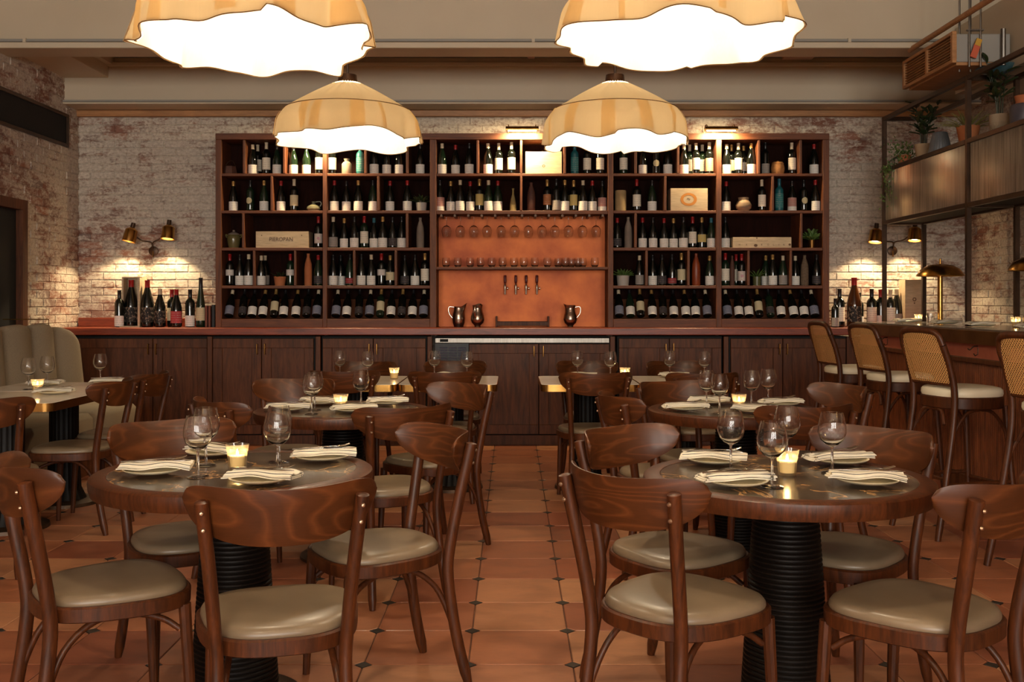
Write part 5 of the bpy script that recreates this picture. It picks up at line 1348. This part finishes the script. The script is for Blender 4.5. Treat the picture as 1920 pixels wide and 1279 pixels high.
for i in range(420):
    if i % 3: p = Vector((rnd.gauss(0, .055), rnd.gauss(.02, .085), abs(rnd.gauss(.10, .06))))
    else: p = Vector((rnd.gauss(-.125, .012), rnd.gauss(.06, .07), -abs(rnd.uniform(-.05, .42)) * rnd.random()))
    d = Vector((rnd.gauss(0, 1), rnd.gauss(0, 1), rnd.gauss(.3, 1))).normalized() * .03; w = d.cross(Vector((rnd.random(), rnd.random(), rnd.random()))).normalized() * .007
    fo.add([p, p + d * .5 + w, p + d, p + d * .5 - w], [(0, 1, 2, 3)])
tag(fo.build('foliage', M['leaf'], tp, smooth=0), kind='stuff')
for k in range(5):
    x, y = -.122, .12 - .05 * k; MB().tube(smooth_path([(0, 0, .09), (-.08, y * .6, .07), (x, y, -.02), (x, y + .01, -.2 - .05 * k)], 4), .0025, 5).build('vine', M['leaf_dark'], tp)
jr = thing('stoneware_jar', 'dark blue-grey jar with tan neck on the gantry shelf', 'jar', (3.45, 6.83, SHZ))
MB().lathe([(0, 0), (.083, 0), (.088, .01), (.088, .13), (.08, .15), (.052, .158)], 32, close=False).build('body', mottled('ink_blue_glaze', srgb(60, 58, 68), srgb(82, 78, 86), 5, .45), jr)
MB().lathe([(.055, .155), (.05, .17), (.058, .205), (.060, .21), (.054, .21), (.046, .17), (0, .16)], 32, close=False).build('neck', M['terracotta'], jr)
tag(MB().lathe([(0, 0), (.03, 0), (.06, .03), (.072, .06)], 28, close=False).build('glass_bowl', M['thin_glass'], None, (3.38, 7.02, SHZ)), 'shallow clear glass bowl beside the dark jar on the gantry', 'bowl')
teal = mottled('teal_ceramic', srgb(44, 76, 84), srgb(84, 118, 124), 8, .3, 0, .3)
tag(MB().lathe([(0, 0), (.05, .004), (.12, .03), (.15, .06), (.147, .063), (.11, .038), (.05, .014), (0, .01)], 32, close=False).build('ceramic_dish', teal, None, (3.50, 7.33, 2.939)), 'teal ceramic dish resting on top of the gantry', 'dish')

# ------------------------------------------------------------------ air unit
ac = thing('air_unit', 'ducted air unit with tan slatted grille hung above the gantry', 'air conditioner', (3.13, 7.66, 3.0))
MB().span(.03, .42, -.44, .44, .01, .21, .004).build('housing', M['grey_paint'], ac)
MB().span(-.002, .03, -.46, .46, 0, .025, .002).span(-.002, .03, -.46, .46, .20, .225, .002).span(-.002, .03, -.46, -.43, .025, .20).span(-.002, .03, .43, .46, .025, .20).span(-.002, .03, -.015, .015, .025, .20).build('grille_frame', M['tan_wood'], ac)
for s in (-1, 1):
    for j in range(8):
        MB().box((.014, s * .222, .040 + j * .0205), (.016, .41, .005), Matrix.Rotation(.3, 3, 'Y')).build('slat', M['tan_wood'], ac)
MB().span(.024, .0295, -.43, .43, .02, .205).build('slat_gap_shade', M['void'], ac)  # near-black sheet stands in for the shade between the slats
MB().span(.04, .42, -.43, .43, -.012, .01).build('base_pan', M['tan_wood'], ac)
for y in (-.46, -.30): 
    MB().tube([(.12, y, -.03), (.12, y, .26), (.12, y, .8)], .007, 6).tube([(.20, y, -.03), (.20, y, .26), (.20, y, .8)], .007, 6).span(.10, .22, y - .012, y + .012, .225, .235).build('hanger', M['steel'], ac)
MB().box((.155, -.475, .08), (.045, .01, .10), Matrix.Rotation(.35, 3, 'Y')).build('tag', plain('orange_tag', srgb(196, 92, 60), .7), ac)
MB().box((.175, -.478, .14), (.04, .01, .05), Matrix.Rotation(.35, 3, 'Y')).build('tag', plain('yellow_tag', srgb(196, 150, 50), .7), ac)
MB().tube([(.36, -.46, -.02), (.36, -.46, .24)], .018, 10).build('pipe', M['steel'], ac)
MB().span(.44, .95, -1.3, .5, -.03, .5).build('duct', M['cream_paint'], ac)

# ------------------------------------------------------------------ booth
bo = thing('curved_booth', 'curved booth sofa with channel-tufted linen back', 'booth', (-3.62, 7.6, 0))
YE, ZT = .98, 1.115
chan = [-3.2, -2.8, -2.4, -2.0, -1.6, -1.2, -.90, -.58, -.24, .20, .56]
def topz(y):  # rounded far shoulder
    k = (y - .30) / .68
    return ZT if k <= 0 else ZT - .30 * (1 - math.sqrt(max(0, 1 - min(1, k) ** 2.6)))
def backx(y):
    return -.05 + (max(0, y - .2) ** 2) * .10
ys = chan + [.98]
for a, b in zip(ys, ys[1:]):
    def fn(u, v, a=a, b=b):
        y = a + (b - a) * u; bul = math.sin(PI * u) ** .5
        zt = topz(y) + .035 * bul - .02
        if v < .72: q = v / .72; z = .30 + (zt - .045 - .30) * q; x = backx(y) + .075 * bul - .06 * q
        else:
            t = (v - .72) / .28 * PI; x0 = backx(y) + .075 * bul - .06; x = x0 - .055 + .055 * math.cos(t); z = zt - .045 + .045 * math.sin(t)
        return (x, y, z)
    MB().grid(fn, 12, 20).build('back_channel', M['linen'], bo, smooth=70)
MB().add([(-.16, -3.2, 0), (-.16, -3.2, 1.08), (-.16, .30, 1.08), (-.16, .62, 1.02), (-.16, .85, .90), (-.16, .99, .70), (-.16, .99, 0)] + [(-.10, -3.2, 0), (-.10, -3.2, 1.08), (-.10, .30, 1.08), (-.10, .62, 1.02), (-.10, .85, .90), (-.10, .99, .70), (-.10, .99, 0)],
         [tuple(range(7)), tuple(range(13, 6, -1))] + [(i, (i + 1) % 7, 7 + (i + 1) % 7, 7 + i) for i in range(7)]).build('back_shell', M['dark_wood'], bo)
MB().span(-.02, .50, -3.2, -.02, .14, .47, .035).build('seat', M['linen'], bo, smooth=60)
MB().span(-.02, .50, .0, .88, .14, .47, .05).build('seat', M['linen'], bo, smooth=60)
MB().span(.0, .44, -3.2, .84, 0, .14).build('plinth', M['dark_wood'], bo)
rl = MB().tube([(-4.12, 8.2, 1.158), (-3.75, 8.2, 1.158), (-3.75, 8.2, 1.02)], .005, 8)
tag(rl.build('brass_rail', M['brass'], None), 'thin brass rail above the end of the booth', 'rail')
